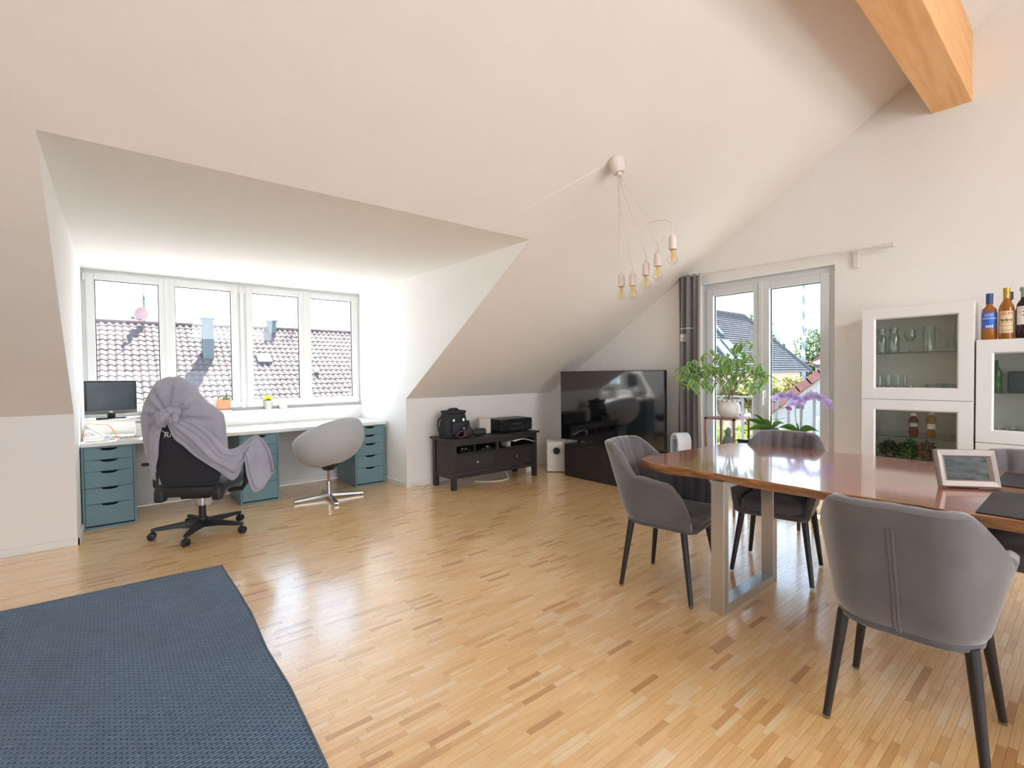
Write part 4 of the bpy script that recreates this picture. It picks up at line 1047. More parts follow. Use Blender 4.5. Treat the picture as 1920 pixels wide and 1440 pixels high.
def loopf(wo, ho, x0_, x1_, z0, nm, m, ti):
    def path(r_, zt, zb):
        P = [(-r_, zb)]+[(-r_, zt-r_)]+[(-r_*math.cos(q), zt-r_+r_*math.sin(q)) for q in [PI*i/16 for i in range(17)]]+[(r_, zb)]
        P += [(r_*math.cos(q), zb-r_*.8*math.sin(q)) for q in [PI*i/10 for i in range(1, 10)]]
        return P
    A = path(wo, ho, z0); B = path(wo-ti, ho-ti, z0)
    n = len(A); vs = [Vector((x, x0_, z)) for x, z in A]+[Vector((x, x1_, z)) for x, z in A]+[Vector((x, x1_, z)) for x, z in B]+[Vector((x, x0_, z)) for x, z in B]
    fs = []
    for k in range(4): fs += [(k*n+i, k*n+(i+1)%n, ((k+1)%4)*n+(i+1)%n, ((k+1)%4)*n+i) for i in range(n)]
    return MB().add(vs, fs).build(nm, m, fn_, local=True, bev=.004)
loopf(.088, .685, -.06, .075, .33, 'loop_shell', AIRPL, .03)
loopf(.060, .656, -.05, .065, .33, 'inner_ring', mat('blue_silver', (.45, .50, .56), .2, .7), .008)

# ------------------------------------------------------------------ curtain rod and curtain
rd = thing('curtain_rod', 'thin white curtain rod on brackets above the balcony door', 'curtain rod', (4.75, 1.95, 2.27))
MB().tube([(4.752, 2.83, 2.292), (4.752, 1.08, 2.258)], .0085, 10).build('rod', CORD, rd)
MB().cone((4.752, 1.15, 2.2595), (4.752, 1.05, 2.2575), .016, .018, 14).build('finial', CERAM, rd)
for y in (1.318, 2.80):
    b_ = MB().box((4.745, y-.008, 2.262), (4.83, y+.008, 2.278)).build('bracket', CORD, rd)
    MB().box((4.805, y-.016, 2.13), (4.829, y+.016, 2.275)).build('wall_plate', CORD, b_)
ct = thing('curtain', 'grey curtain with pale seam hanging bunched left of the balcony door', 'curtain', (4.74, 2.76, 0))
def curt(ya, yb, amp, nf, x_, ph):
    def fn(u, v):
        z = 2.30-2.285*v; sp = 1+.10*v
        y = ya+(yb-ya)*(.5+(u-.5)*(.92+.10*v))
        return Vector((x_+amp*(.9+.25*v)*math.sin(u*nf*2*PI+ph+.35*math.sin(v*4))+.01*math.sin(v*5+u*9), y, z))
    return fn
f1 = curt(2.935, 2.655, .030, 3.6, 4.75, .4)
MB().grid(f1, 90, 40).build('grey_panel', CURT, ct, solid=.003, sharp=180)
f2 = lambda u, v: f1(.84+.18*u, v)+Vector((-.010-.012*math.sin(PI*u), -.035*u+.015, 0))
MB().grid(lambda u, v: f2(u, v), 24, 40).build('front_fold', CURTL, ct, solid=.003, sharp=180)
MB().tube([f1(i/60*.72, .245)+Vector((-.005, 0, 0)) for i in range(61)], .0055, 6).build('seam', CURTL, ct)
lb = MB().grid(lambda u, v: f1(.16+.17*u, .27+.035*v)+Vector((-.0055, 0, 0)), 8, 6).build('sewn_label', CURTL, ct, solid=.001)
MB().tube([f1(.20+.10*t, .292-.010*abs(t-.35)+.004*t)+Vector((-.0085, 0, 0)) for t in [i/10 for i in range(11)]], .0022, 6).build('label_mark', BLACKP, lb)
for i in range(5): MB().tube([(4.752+.019*math.cos(q), 2.72+.035*i, 2.291+.019*math.sin(q)) for q in [2*PI*k/14 for k in range(14)]], .0022, 6, closed=True).build('ring', CHROME, ct)

# ------------------------------------------------------------------ plant stand and the plants by the door
st = thing('plant_stand', 'square copper-brown metal plant stand in front of the balcony door', 'plant stand', (4.35, 2.19, 0))
sx0, sx1, sy0, sy1, sz = 4.20, 4.50, 2.045, 2.325, .862
for x in (sx0, sx1-.018):
    for y in (sy0, sy1-.018): MB().box((x, y, 0), (x+.018, y+.018, sz)).build('leg', COPPER, st, bev=.001)
for a, b in (((sx0, sy0, sz-.016), (sx1, sy0+.018, sz)), ((sx0, sy1-.018, sz-.016), (sx1, sy1, sz)), ((sx0, sy0, sz-.016), (sx0+.018, sy1, sz)), ((sx1-.018, sy0, sz-.016), (sx1, sy1, sz))): MB().box(a, b).build('top_rail', COPPER, st)
for i in range(5): MB().box((sx0+.03+i*.052, sy0+.018, sz-.008), (sx0+.056+i*.052, sy1-.018, sz)).build('slat', COPPER, st)
MB().box((sx0+.003, sy0+.003, .57), (sx1-.003, sy1-.003, .58)).build('lower_shelf', COPPER, st)
fg = thing('figurine', 'small grey-green hooded figurine on the lower tier of the plant stand', 'figurine', (4.33, 2.165, .58))
STN = mat('grey_green_stone', (.20, .24, .19), .8, var=.2, bump=.2, bscale=60)
MB().lathe([(0, 0), (.055, 0), (.06, .02), (.05, .07), (.032, .105), (.02, .115)], n=24).build('body', STN, fg, local=True)
MB().ell((-.004, 0, .135), (.026, .025, .03)).build('head', STN, fg, local=True)
MB().lathe([(.03, 0), (.018, .025), (0, .045)], (0, 0, .15), 16).build('hood', STN, fg, local=True)
fc = thing('potted_ficus', 'variegated weeping fig in a round white ceramic pot on the plant stand', 'plant', (4.34, 2.165, sz+.001))
MB().lathe([(0, 0), (.06, 0), (.088, .025), (.099, .07), (.093, .112), (.080, .138), (.088, .158), (.096, .163), (.088, .163), (.072, .14), (0, .13)], n=40).build('pot', CERAM, fc, local=True)
for i in range(14):
    a = i*2*PI/14; MB().ell((.091*math.cos(a), .091*math.sin(a), .150), (.012, .012, .013), nu=8, nv=6).build('rim_scallop', CERAM, fc, local=True)
MB().lathe([(0, .138), (.072, .136)], n=24).build('soil', SOIL, fc, local=True)
rf = random.Random(21)
base = Vector((0, 0, .13))
tips = []   # clusters: (y offset, z, x offset), local to the pot: +y is left in the photo
CL = [((-.05, .33, .43), .10, 30), ((.0, .24, .44), .10, 22), ((-.02, .40, .38), .07, 20), ((.04, .12, .42), .09, 22), ((-.02, .02, .45), .09, 24), ((-.05, -.12, .43), .09, 22), ((.0, -.22, .42), .08, 22), ((-.04, -.30, .38), .06, 14), ((.02, -.08, .58), .07, 18), ((-.02, -.12, .67), .05, 10), ((-.03, -.27, .30), .05, 8), ((-.06, .15, .26), .05, 9), ((.02, .22, .56), .05, 8), ((-.01, -.02, .33), .08, 18), ((-.03, .30, .32), .08, 20), ((.03, .05, .52), .08, 16), ((-.02, -.19, .52), .07, 14)]
stem = lambda P, r0, r1: MB().tube([cr(P, i/20) for i in range(21)], [r0+(r1-r0)*i/20 for i in range(21)], 8)
stem([base+Vector((.01, .01, 0)), Vector((.02, .0, .24)), Vector((-.01, -.03, .34)), Vector((.0, -.02, .45)), Vector((.01, -.08, .60))], .010, .003).build('trunk', BARK, fc, local=True)
stem([base+Vector((-.01, -.01, 0)), Vector((-.01, .03, .22)), Vector((0, .08, .33)), Vector((-.02, .20, .43)), Vector((-.03, .33, .46))], .008, .0025).build('branch', BARK, fc, local=True)
stem([base+Vector((.0, -.02, 0)), Vector((.0, -.05, .25)), Vector((-.02, -.12, .36)), Vector((-.02, -.22, .44)), Vector((-.03, -.31, .42))], .008, .0025).build('branch', BARK, fc, local=True)
for c, r_, n in CL:
    c = Vector(c); stem([Vector((0, c.y*.35, .30)), Vector((c.x*.5, c.y*.6, .36+.1*(c.z-.36))), Vector((c.x*.8, c.y*.85, c.z)), c+Vector((0, c.y*.1, .02))], .0035, .0012).build('twig', BARK, fc, local=True)
def leafmesh(L, W_):
    N_ = 6; vs = []; fs = []; ms = []
    for i in range(N_+1):
        t = i/N_; wd_ = W_*math.sin(PI*min(1, t**.8*.97+.015))*(1-.2*t)+.0008; dz = -.10*L*t*t
        for q, z in ((-1, .006), (-.68, .003), (0, -.003), (.68, .003), (1, .006)): vs.append((q*wd_, L*t, z*wd_/W_+dz))
    for i in range(N_):
        for j in range(4): fs.append((i*5+j, i*5+j+1, i*5+5+j+1, i*5+5+j)); ms.append(1 if j in (0, 3) else 0)
    mb = MB(); mb.v = vs; mb.f = fs; mb.m = ms; mb.s = [True]*len(fs)
    return mb.mesh('leaf', [LEAFG, LEAFC], 180)
LM = [leafmesh(.080, .023), leafmesh(.090, .022), leafmesh(.068, .020)]
cnt = 0
for c, r_, n in CL:
    for k in range(n):
        if cnt >= 298: break
        p = Vector(c)+Vector((rf.gauss(0, .6), rf.gauss(0, .6), rf.gauss(0, .5)))*r_
        az = rf.random()*2*PI; dn = R(rf.uniform(5, 75))
        lo = bpy.data.objects.new('leaf', LM[rf.randrange(3)]); col.objects.link(lo); lo.parent = fc
        lo.location = p; lo.rotation_euler = (-dn, rf.uniform(-.5, .5), az); s_ = rf.uniform(.8, 1.15); lo.scale = (s_, s_, s_); cnt += 1
# low side table with the orchids
lt = thing('plant_table', 'low black side table with orchids between plant stand and table', 'side table', (4.38, 1.72, 0))
MB().rbox((4.20, 1.52, .655), (4.56, 2.02, .672), .006).build('top', DARKW, lt)
MB().box((4.196, 1.515, .672), (4.206, 2.02, .69)).build('edge_strip', DARKW, lt)
for x in (4.22, 4.52):
    for y in (1.53, 1.98): MB().box((x, y, 0), (x+.02, y+.02, .656)).build('leg', DARKW, lt)
oa = thing('potted_orchid', 'small orchid with one magenta bloom in a grey pot right of the plant stand', 'plant', (4.35, 1.80, .673))
MB().lathe(potp(.048, .062, .115), n=28).build('pot', mat('grey_green_glaze', (.15, .17, .16), .4), oa, local=True)
def petalleaf(base, tip, w_, bend, m, name, par):
    base, tip = Vector(base), Vector(tip); d = tip-base; sd = Vector((-.55, 0, .83)); sd = (sd-d*(sd.dot(d)/d.length_squared)).normalized(); nn = sd.cross(d).normalized(); vs = []
    for i in range(9):
        t = i/8; wd_ = w_*math.sin(PI*min(.985, t**.75*.97+.03)); p = base+d*t+Vector((0, 0, bend*1.4*math.sin(PI*t)))
        vs += [p-sd*wd_+nn*.004, p-nn*.003, p+sd*wd_+nn*.004]
    return MB().add(vs, [(k*3+j, k*3+j+1, k*3+4+j, k*3+3+j) for k in range(8) for j in range(2)]).build(name, m, par, local=True, solid=.0025, sharp=180)
for b, t, w_ in (((0, 0, .11), (-.05, .20, .18), .028), ((0, 0, .11), (-.10, .17, .09), .03), ((0, 0, .11), (-.06, .05, .19), .026), ((0, .0, .11), (.05, -.08, .16), .025), ((0, .02, .11), (-.02, .14, .23), .022)): petalleaf(b, t, w_, .02, LEAFG, 'leaf', oa)
MB().tube([cr([(0, 0, .11), (-.01, .0, .22), (-.01, -.06, .285), (-.02, -.14, .30)], i/16) for i in range(17)], .0025, 6).build('flower_stem', STEM, oa, local=True)
MB().tube([cr([(0, 0, .11), (-.02, .0, .18), (-.02, -.07, .20), (-.02, -.12, .215)], i/16) for i in range(17)], .002, 6).build('flower_stem', STEM, oa, local=True)
def bloom(par, c, s, m, seed):
    q = random.Random(seed); mb = MB(); T_ = Matrix.Translation(c) @ Matrix.Rotation(q.uniform(-.7, .7), 4, 'Z') @ Matrix.Rotation(q.uniform(-.5, .4), 4, 'Y')
    for i, (a, w_, l) in enumerate(((90, .5, .95), (210, .5, .9), (330, .5, .9), (10, .8, 1.0), (170, .8, 1.0))):
        a = R(a); d = Vector((-.15, math.cos(a), math.sin(a))); sd = Vector((0, -math.sin(a), math.cos(a)))
        N_ = 5; vs = []
        for k in range(N_+1):
            t = k/N_; wd_ = w_*s*.62*math.sin(PI*min(.97, t*.86+.1)); p = d*s*l*t+Vector((.15*s*t*t, 0, 0))
            vs += [T_ @ (p-sd*wd_+Vector((-.05*s, 0, 0))), T_ @ p, T_ @ (p+sd*wd_+Vector((-.05*s, 0, 0)))]
        mb.add(vs, [(k*3+j, k*3+j+1, k*3+4+j, k*3+3+j) for k in range(N_) for j in range(2)])
    mb.ell(T_ @ Vector((-.15*s, 0, -.1*s)), (.16*s, .13*s, .18*s), 1, 8, 6)
    return mb.build('bloom', [m, MAG], par, local=True, sharp=180)
bloom(oa, (-.025, -.15, .295), .032, MAG, 4)
ob_ = thing('potted_orchid', 'tall lilac orchid with arching flower sprays behind the table', 'plant', (4.36, 1.585, .673))
MB().lathe(potp(.045, .06, .11), n=28).build('pot', CERAM, ob_, local=True)
for b, t, w_ in (((0, 0, .105), (-.05, .14, .13), .03), ((0, 0, .105), (-.03, -.15, .12), .03), ((0, 0, .105), (.08, .05, .15), .028)): petalleaf(b, t, w_, .02, LEAFG, 'leaf', ob_)
for P in ([(0, .01, .10), (0, .03, .26), (0, .02, .36), (-.02, .06, .41), (-.02, .14, .385)], [(0, -.01, .10), (0, -.02, .26), (0, -.05, .37), (-.02, -.13, .41), (-.02, -.22, .33)]):
    MB().tube([cr(P, i/24) for i in range(25)], .0032, 7).build('flower_stem', STEM, ob_, local=True)
for i, (y, z) in enumerate(((.165, .375), (.125, .40), (.085, .39), (.05, .40), (.015, .385), (-.02, .36), (.04, .335), (-.01, .315), (-.06, .385), (-.10, .41), (-.135, .395), (-.17, .385), (-.205, .36), (-.23, .325))):
    bloom(ob_, (-.03+.012*(i%3), y, z), .045, ORCH, i)

# ------------------------------------------------------------------ white display cabinets on the gable wall
XF = 4.40
def door(par, ya, yb, za, zb, fw=.076, top=.07, glass=True):
    y0, y1, z0, z1 = ya, yb, za, zb
    O = [(y0, z0), (y1, z0), (y1, z1), (y0, z1)]; I = [(y0+fw, z0+fw), (y1-fw, z0+fw), (y1-fw, z1-top), (y0+fw, z1-top)]
    I2 = [(y0+fw+.009, z0+fw+.009), (y1-fw-.009, z0+fw+.009), (y1-fw-.009, z1-top-.009), (y0+fw+.009, z1-top-.009)]
    mb = MB(); vs = [(XF+.018, a, b) for a, b in O]+[(XF, a, b) for a, b in O]+[(XF, a, b) for a, b in I]+[(XF+.012, a, b) for a, b in I2]+[(XF+.018, a, b) for a, b in I2]
    fs = []
    for k in range(5): fs += [(k*4+i, k*4+(i+1)%4, ((k+1)%5)*4+(i+1)%4, ((k+1)%5)*4+i) for i in range(4)]
    mb.add(vs, [f[::-1] for f in fs], 0, False); d = mb.build('door', WHITE, par, bev=.0015)
    MB().box((XF+.012, y0+fw, z0+fw), (XF+.015, y1-fw, z1-top)).build('pane', CABGLASS, d)
    return d
c1 = thing('display_cabinet', 'tall white display cabinet with two glazed doors and glassware inside', 'cabinet', (4.6, .855, 0), 0, 'white display cabinets')
ya, yb, zt = .543, 1.165, 1.728
CW = MB().box((XF+.02, ya, 0), (4.815, ya+.018, zt)).box((XF+.02, yb-.018, 0), (4.815, yb, zt))
CW.box((XF+.02, ya+.018, zt-.018), (4.815, yb-.018, zt)).box((XF+.02, ya+.018, 1.052), (4.815, yb-.018, 1.07)).box((XF+.02, ya+.018, .40), (4.815, yb-.018, .418)).box((XF+.02, ya+.018, 0), (4.815, yb-.018, .06)).box((4.805, ya+.018, .06), (4.815, yb-.018, zt-.018))
CW.build('carcass', WHITE, c1)
door(c1, ya, yb, 1.064, zt); door(c1, ya, yb, .424, 1.060)
MB().box((XF, ya, .065), (XF+.018, yb, .42)).build('drawer_front', WHITE, c1, bev=.002)
SHG = mat('shelf_glass_edge', (.06, .10, .085), .1)
for z in (1.398, .787, .618):
    s_ = MB().box((XF+.03, ya+.02, z), (4.80, yb-.02, z+.006)).build('glass_shelf', THIN, c1)
    MB().box((XF+.0285, ya+.02, z), (XF+.03, yb-.02, z+.006)).build('shelf_edge', SHG, s_)
c2 = thing('display_cabinet', 'lower white display cabinet under the row of liquor bottles', 'cabinet', (4.6, .22, 0), 0, 'white display cabinets')
ya, yb, zt = -.09, .533, 1.467
CW = MB().box((XF+.02, ya, 0), (4.815, ya+.018, zt)).box((XF+.02, yb-.018, 0), (4.815, yb, zt))
CW.box((XF+.02, ya+.018, zt-.018), (4.815, yb-.018, zt)).box((XF+.02, ya+.018, .785), (4.815, yb-.018, .803)).box((XF+.02, ya+.018, 0), (4.815, yb-.018, .06)).box((4.805, ya+.018, .06), (4.815, yb-.018, zt-.018))
CW.build('carcass', WHITE, c2)
door(c2, ya, yb, .797, zt, top=.082)
MB().box((XF, ya, .425), (XF+.018, yb, .792)).build('drawer_front', WHITE, c2, bev=.002)
MB().box((XF, ya, .065), (XF+.018, yb, .42)).build('drawer_front', WHITE, c2, bev=.002)
s_ = MB().box((XF+.03, ya+.02, 1.118), (4.80, yb-.02, 1.124)).build('glass_shelf', THIN, c2)
MB().box((XF+.0285, ya+.02, 1.118), (XF+.03, yb-.02, 1.124)).build('shelf_edge', SHG, s_)
# glassware
def glass(kind, lab, x, y, z, h, r, group=None):
    P = {'jar': [(0, .002), (r*.95, .002), (r, .01), (r, h*.66), (r*.72, h*.82), (r*.7, h*.9), (r*.8, h*.93), (r*.8, h), (r*.74, h), (r*.66, h*.86), (r*.68, h*.8), (r*.94, h*.64), (r*.94, .01), (0, .01)],
         'tumbler': [(0, .001), (r*.8, .001), (r, h), (r*.93, h), (r*.74, .012), (0, .012)],
         'wine_glass': [(0, .001), (r*.85, .001), (r*.8, .004), (.005, .012), (.004, h*.45), (r*.6, h*.52), (r, h*.7), (r*.82, h), (r*.78, h), (r*.95, h*.7), (r*.55, h*.54), (0, h*.5)],
         'carafe': [(0, .001), (r, .001), (r*1.02, h*.28), (r*.35, h*.55), (r*.32, h*.85), (r*.5, h), (r*.45, h), (r*.27, h*.85), (r*.3, h*.55), (r*.95, h*.28), (r*.93, .01), (0, .01)],
         'pitcher': [(0, .001), (r*.92, .001), (r, h*.5), (r*.96, h), (r*.9, h), (r*.93, h*.5), (r*.85, .012), (0, .012)]}[kind]
    t = thing(kind, lab, 'glass', (x, y, z), 0, group)
    MB().lathe(P, n=28).build('body', THIN, t, local=True)
    if kind == 'pitcher': MB().tube([(-.01, -r*.95, h*.85), (-.01, -r*1.5, h*.85), (-.01, -r*1.75, h*.7), (-.01, -r*1.75, h*.4), (-.01, -r*1.4, h*.25), (-.01, -r*.95, h*.22)], .006, 8).build('handle', THIN, t, local=True)
    if kind == 'jar': MB().lathe([(0, h), (r*.82, h), (r*.8, h+.012), (0, h+.014)], n=24).build('lid', THIN, t, local=True)
    return t
Zs = 1.4045; ORD = ['first', 'second', 'third', 'fourth', 'fifth', 'sixth']
glass('jar', 'large round glass jar at the left end of the top cabinet shelf', 4.58, 1.085, Zs, .175, .034)
glass('jar', 'second large glass jar from the left on the top cabinet shelf', 4.57, 1.008, Zs, .18, .036)
glass('wine_glass', 'stemmed glass between the jars and the pitcher on the top cabinet shelf', 4.57, .91, Zs, .165, .036)
glass('pitcher', 'tall glass pitcher with a handle on the top cabinet shelf', 4.53, .795, Zs, .185, .037)
glass('carafe', 'narrow-necked glass carafe at the right end of the top cabinet shelf', 4.55, .672, Zs, .18, .03)
for i in range(6): glass('tumbler', 'tall straight drinking glass, %s from the left in the row in the upper cabinet' % ORD[i], 4.60+.07*(i % 2), 1.10-.028*i-.02*(i % 2)*0, 1.0715, .165, .013, 'tall glasses at the left of the upper cabinet')
for i in range(4): glass('tumbler', 'wide tapered tumbler, %s from the left at the right of the upper cabinet' % ORD[i], 4.50+.085*(i % 2), .775-.045*i, 1.0715, .105, .034 if i % 2 == 0 else .03, 'tapered tumblers at the right of the upper cabinet')
glass('wine_glass', 'lone small wine glass low in the middle of the upper cabinet', 4.50, .90, 1.0715, .09, .028)
def bottle(lab, x, y, z, prof, m, capm, cap, label=None, rz=0, cat='bottle', group=None, lm=None):
    t = thing('bottle', lab, cat, (x, y, z), rz, group)
    MB().lathe(prof, n=32).build('body', m, t, local=True)
    if cap: MB().lathe(cap, n=24).build('cap', capm, t, local=True)
    if label:
        r, z0, z1, a0, a1 = label
        lb_ = MB().grid(lambda u, v: Vector((r*math.cos(a0+(a1-a0)*u), r*math.sin(a0+(a1-a0)*u), z0+(z1-z0)*v)), 24, 3).build('label', lm or PAPER, t, local=True)
        return t, lb_
    return t, None
def liquid(name, c, dens=1.0): 
    m = mat(name, c, .04, var=.0, trans=.55, ior=1.36); return m
AMB = liquid('amber_liquor', (.50, .19, .035)); AMB2 = liquid('golden_aperitif', (.56, .23, .045)); DKR = liquid('dark_red_wine_glass', (.045, .02, .03)); DKG = liquid('dark_green_glass', (.02, .045, .03))
REDB = liquid('rosy_brown_syrup', (.25, .06, .045)); GOLDB = liquid('pale_gold_syrup', (.50, .30, .06))
BLUE = mat('blue_label', (.04, .14, .55), .45, var=.25, scale=30); BLUECAP = mat('navy_cap', (.03, .06, .22), .4); GOLDC = mat('gold_foil', (.62, .36, .08), .35, .7); CREAMC = mat('cream_label', (.78, .60, .36), .6, var=.04); MINT = mat('mint_green_foil', (.26, .42, .36), .4); REDI = mat('red_print', (.55, .03, .05), .5); BLKI = mat('black_print', (.03, .03, .03), .5); GLASSW = mat('clear_neck_glass', (.55, .48, .40), .05, trans=.8, var=0)
ZB = 1.4675
def ontocyl(r, ac, zc): return lambda p: Vector(((r+p.z)*math.cos(ac+p.x/r), (r+p.z)*math.sin(ac+p.x/r), zc+p.y))
FC = PI-R(-6)   # label centre faces the camera
FC = math.atan2(-.46, -4.45)
b1, l1 = bottle('amber liquor bottle with blue label and navy cap, leftmost on the cabinet', 4.455, .478, ZB, [(0, 0), (.036, 0), (.039, .008), (.0385, .17), (.034, .20), (.018, .218), (.0145, .235), (.0145, .262), (0, .262)], AMB, BLUECAP, [(.0, .235), (.0175, .235), (.0178, .302), (.0, .303)], (.0393, .072, .178, FC-1.05, FC+1.05), lm=BLUE)
PBL = mat('pale_lilac_print', (.45, .42, .80), .5)
for k in range(6): MB().grid(lambda u, v: Vector((.0396*math.cos(FC-.62+.2*k+.12*u), .0396*math.sin(FC-.62+.2*k+.12*u), .150+(.018+.004*(k % 2))*v)), 3, 2).build('label_print', PBL, l1, local=True)
for k in range(4): MB().grid(lambda u, v: Vector((.0396*math.cos(FC-.45+.25*k+.17*u), .0396*math.sin(FC-.45+.25*k+.17*u), .078+.016*v)), 3, 2).build('label_print', INKW, l1, local=True)
MB().grid(lambda u, v: Vector((.0396*math.cos(FC-1+2*u), .0396*math.sin(FC-1+2*u), .133+.01*v)), 16, 2).build('label_band', mat('pale_blue_print', (.25, .45, .85), .5), l1, local=True)
b2, l2 = bottle('golden aperitif bottle with cream label and gold foil neck on the cabinet', 4.445, .398, ZB, [(0, 0), (.036, 0), (.038, .008), (.0375, .19), (.033, .215), (.017, .245), (.0145, .27), (0, .27)], AMB2, GOLDC, [(0, .262), (.0155, .262), (.0165, .30), (.0175, .302), (.0175, .328), (0, .329)], (.0383, .038, .178, FC-1.0, FC+1.0), lm=CREAMC)
lettering('LILLET', .0215, REDI, l2, ontocyl(.0386, FC, .160)); MB().tube([Vector((.0388*math.cos(FC-.75+1.5*t/30), .0388*math.sin(FC-.75+1.5*t/30), .120+.011*math.sin(t*1.35)*(.6+.4*math.sin(t*.5)))) for t in range(31)], .0014, 5).build('label_script', BLKI, l2, local=True)
for z in (.104, .082, .058, .050): MB().grid(lambda u, v: Vector((.0386*math.cos(FC-.7+1.4*u), .0386*math.sin(FC-.7+1.4*u), z+.0016*v)), 12, 2).build('label_line', BLKI, l2, local=True)
b3, l3 = bottle('dark vermouth bottle with white label and mint foil neck at the frame edge', 4.44, .318, ZB, [(0, 0), (.036, 0), (.0385, .008), (.038, .19), (.033, .22), (.018, .245), (.015, .27), (0, .27)], DKR, MINT, [(0, .258), (.0165, .258), (.0175, .295), (.022, .297), (.022, .32), (0, .321)], (.0388, .085, .20, FC-1.05, FC+1.05), lm=PAPER)
mb = MB(); vs = [Vector((.0391*math.cos(FC), .0391*math.sin(FC), .155))]+[Vector((.0391*math.cos(FC+.62*math.cos(q)), .0391*math.sin(FC+.62*math.cos(q)), .155+.0165*math.sin(q))) for q in [2*PI*i/28 for i in range(28)]]
mb.add(vs, [(0, 1+i, 1+(i+1)%28) for i in range(28)]).build('label_oval', REDI, l3, local=True)
lettering('MARTINI', .0165, INKW, l3, ontocyl(.0394, FC, .155))
for z in (.185, .183): MB().grid(lambda u, v: Vector((.0391*math.cos(FC-.45+.9*u), .0391*math.sin(FC-.45+.9*u), z+.004*v)), 8, 2).build('label_emblem', mat('grey_pink_print', (.55, .42, .40), .6), l3, local=True)
bottle('dark green bottle with black cap standing behind the aperitif bottle', 4.62, .405, ZB, [(0, 0), (.036, 0), (.038, .008), (.037, .19), (.016, .235), (.015, .275), (0, .275)], DKG, BLACKP, [(0, .268), (.0235, .268), (.0235, .318), (0, .319)])
WL = math.atan2(-.85, -4.5)
_, q = bottle('rosy syrup bottle with grey-white label on the shelf of the lower cabinet door', 4.56, .885, .794, [(0, 0), (.024, 0), (.029, .02), (.0265, .06), (.03, .11), (.02, .13), (.014, .138), (.014, .15), (0, .15)], REDB, PAPER, [(0, .145), (.018, .145), (.018, .165), (0, .166)], (.0292, .065, .092, WL-.9, WL+.9), lm=mat('grey_white_label', (.5, .5, .53), .6))
_, q = bottle('golden syrup bottle with white label right of the rosy bottle in the cabinet', 4.56, .785, .794, [(0, 0), (.022, 0), (.025, .02), (.022, .05), (.031, .11), (.026, .135), (.014, .15), (.014, .16), (0, .16)], GOLDB, PAPER, [(0, .155), (.015, .155), (.015, .175), (0, .176)], (.0283, .055, .092, WL-.9, WL+.9))
def tuft(lab, name, x, y, z, n, rr_, h, m, sd, cat):
    q = random.Random(sd); mb = MB()
    for i in range(n):
        a = q.random()*2*PI; r_ = rr_*q.random()**.5; p = Vector((x+.7*r_*math.cos(a), y+r_*math.sin(a), z+h*q.uniform(.1, 1)*(1-.4*r_/rr_))); d = Vector((q.gauss(0, 1), q.gauss(0, 1), q.gauss(.4, .7))).normalized()*.022; s_ = d.orthogonal().normalized()*.006
        mb.add([p-s_, p+d*.6-s_*1.6, p+d, p+d*.6+s_*1.6, p+s_], [(0, 1, 2, 3, 4)], 0, False)
    t = thing(name, lab, cat, (x, y, z)); o = mb.build('foliage', m, t); o['kind'] = 'stuff'
    MB().lathe([(0, 0), (rr_*.5, 0), (rr_*.62, .05), (rr_*.55, .05), (0, .04)], (x, y, z), 20).build('bowl', GLASSW, t); return t
tuft('bowl of dark green moss on the bottom glass shelf of the display cabinet', 'moss_bowl', 4.58, 1.03, .6245, 260, .065, .13, mat('moss', (.07, .09, .03), .8, var=.4, scale=40), 1, 'plant')
tuft('bright green leafy sprig beside the moss in the lower display cabinet', 'leafy_sprig', 4.56, .915, .6245, 240, .055, .15, mat('sprig', (.07, .16, .03), .7, var=.4, scale=40), 2, 'plant')
tuft('bunch of dried brown flowers beside the green sprig in the lower cabinet', 'dried_flowers', 4.55, .805, .6245, 260, .055, .15, mat('dried', (.24, .12, .05), .8, var=.4, scale=40), 3, 'dried flowers')
yt = thing('yellow_tin', 'small yellow tin on the bottom glass shelf next to the dried flowers', 'tin', (4.48, .715, .6245))
MB().lathe([(0, 0), (.026, 0), (.027, .012), (.027, .05), (0, .05)], n=24).build('body', GLASSW, yt, local=True); MB().lathe([(0, .05), (.029, .05), (.029, .075), (0, .076)], n=24).build('lid', mat('yellow_enamel', (.75, .52, .04), .4), yt, local=True)
bottle('green glass bottle at the left inside the cabinet under the liquor bottles', 4.56, .455, 1.1245, [(0, 0), (.03, 0), (.032, .01), (.032, .13), (.013, .17), (.012, .21), (0, .21)], liquid('bright_green_glass', (.05, .20, .08)), BLACKP, None)
tag(MB().rbox((4.55, .20, 1.1245), (4.70, .40, 1.26), .008).build('storage_tin', mat('navy_tin', (.03, .05, .09), .4, var=.2)), 'dark blue storage tin on the shelf under the liquor bottles', 'tin')
tag(MB().lathe([(0, 0), (.04, 0), (.06, .05), (.055, .05), (.036, .006), (0, .006)], (4.46, .20, .804), 28).build('white_bowl', CERAM), 'white bowl at the bottom of the cabinet under the liquor bottles', 'bowl')
for i in range(3): glass('tumbler', 'clear tumbler, %s from the left low in the cabinet under the bottles' % ORD[i], 4.55+.06*(i % 2), .43-.06*i, .8045, .085, .028, 'tumblers in the lower display cabinet')

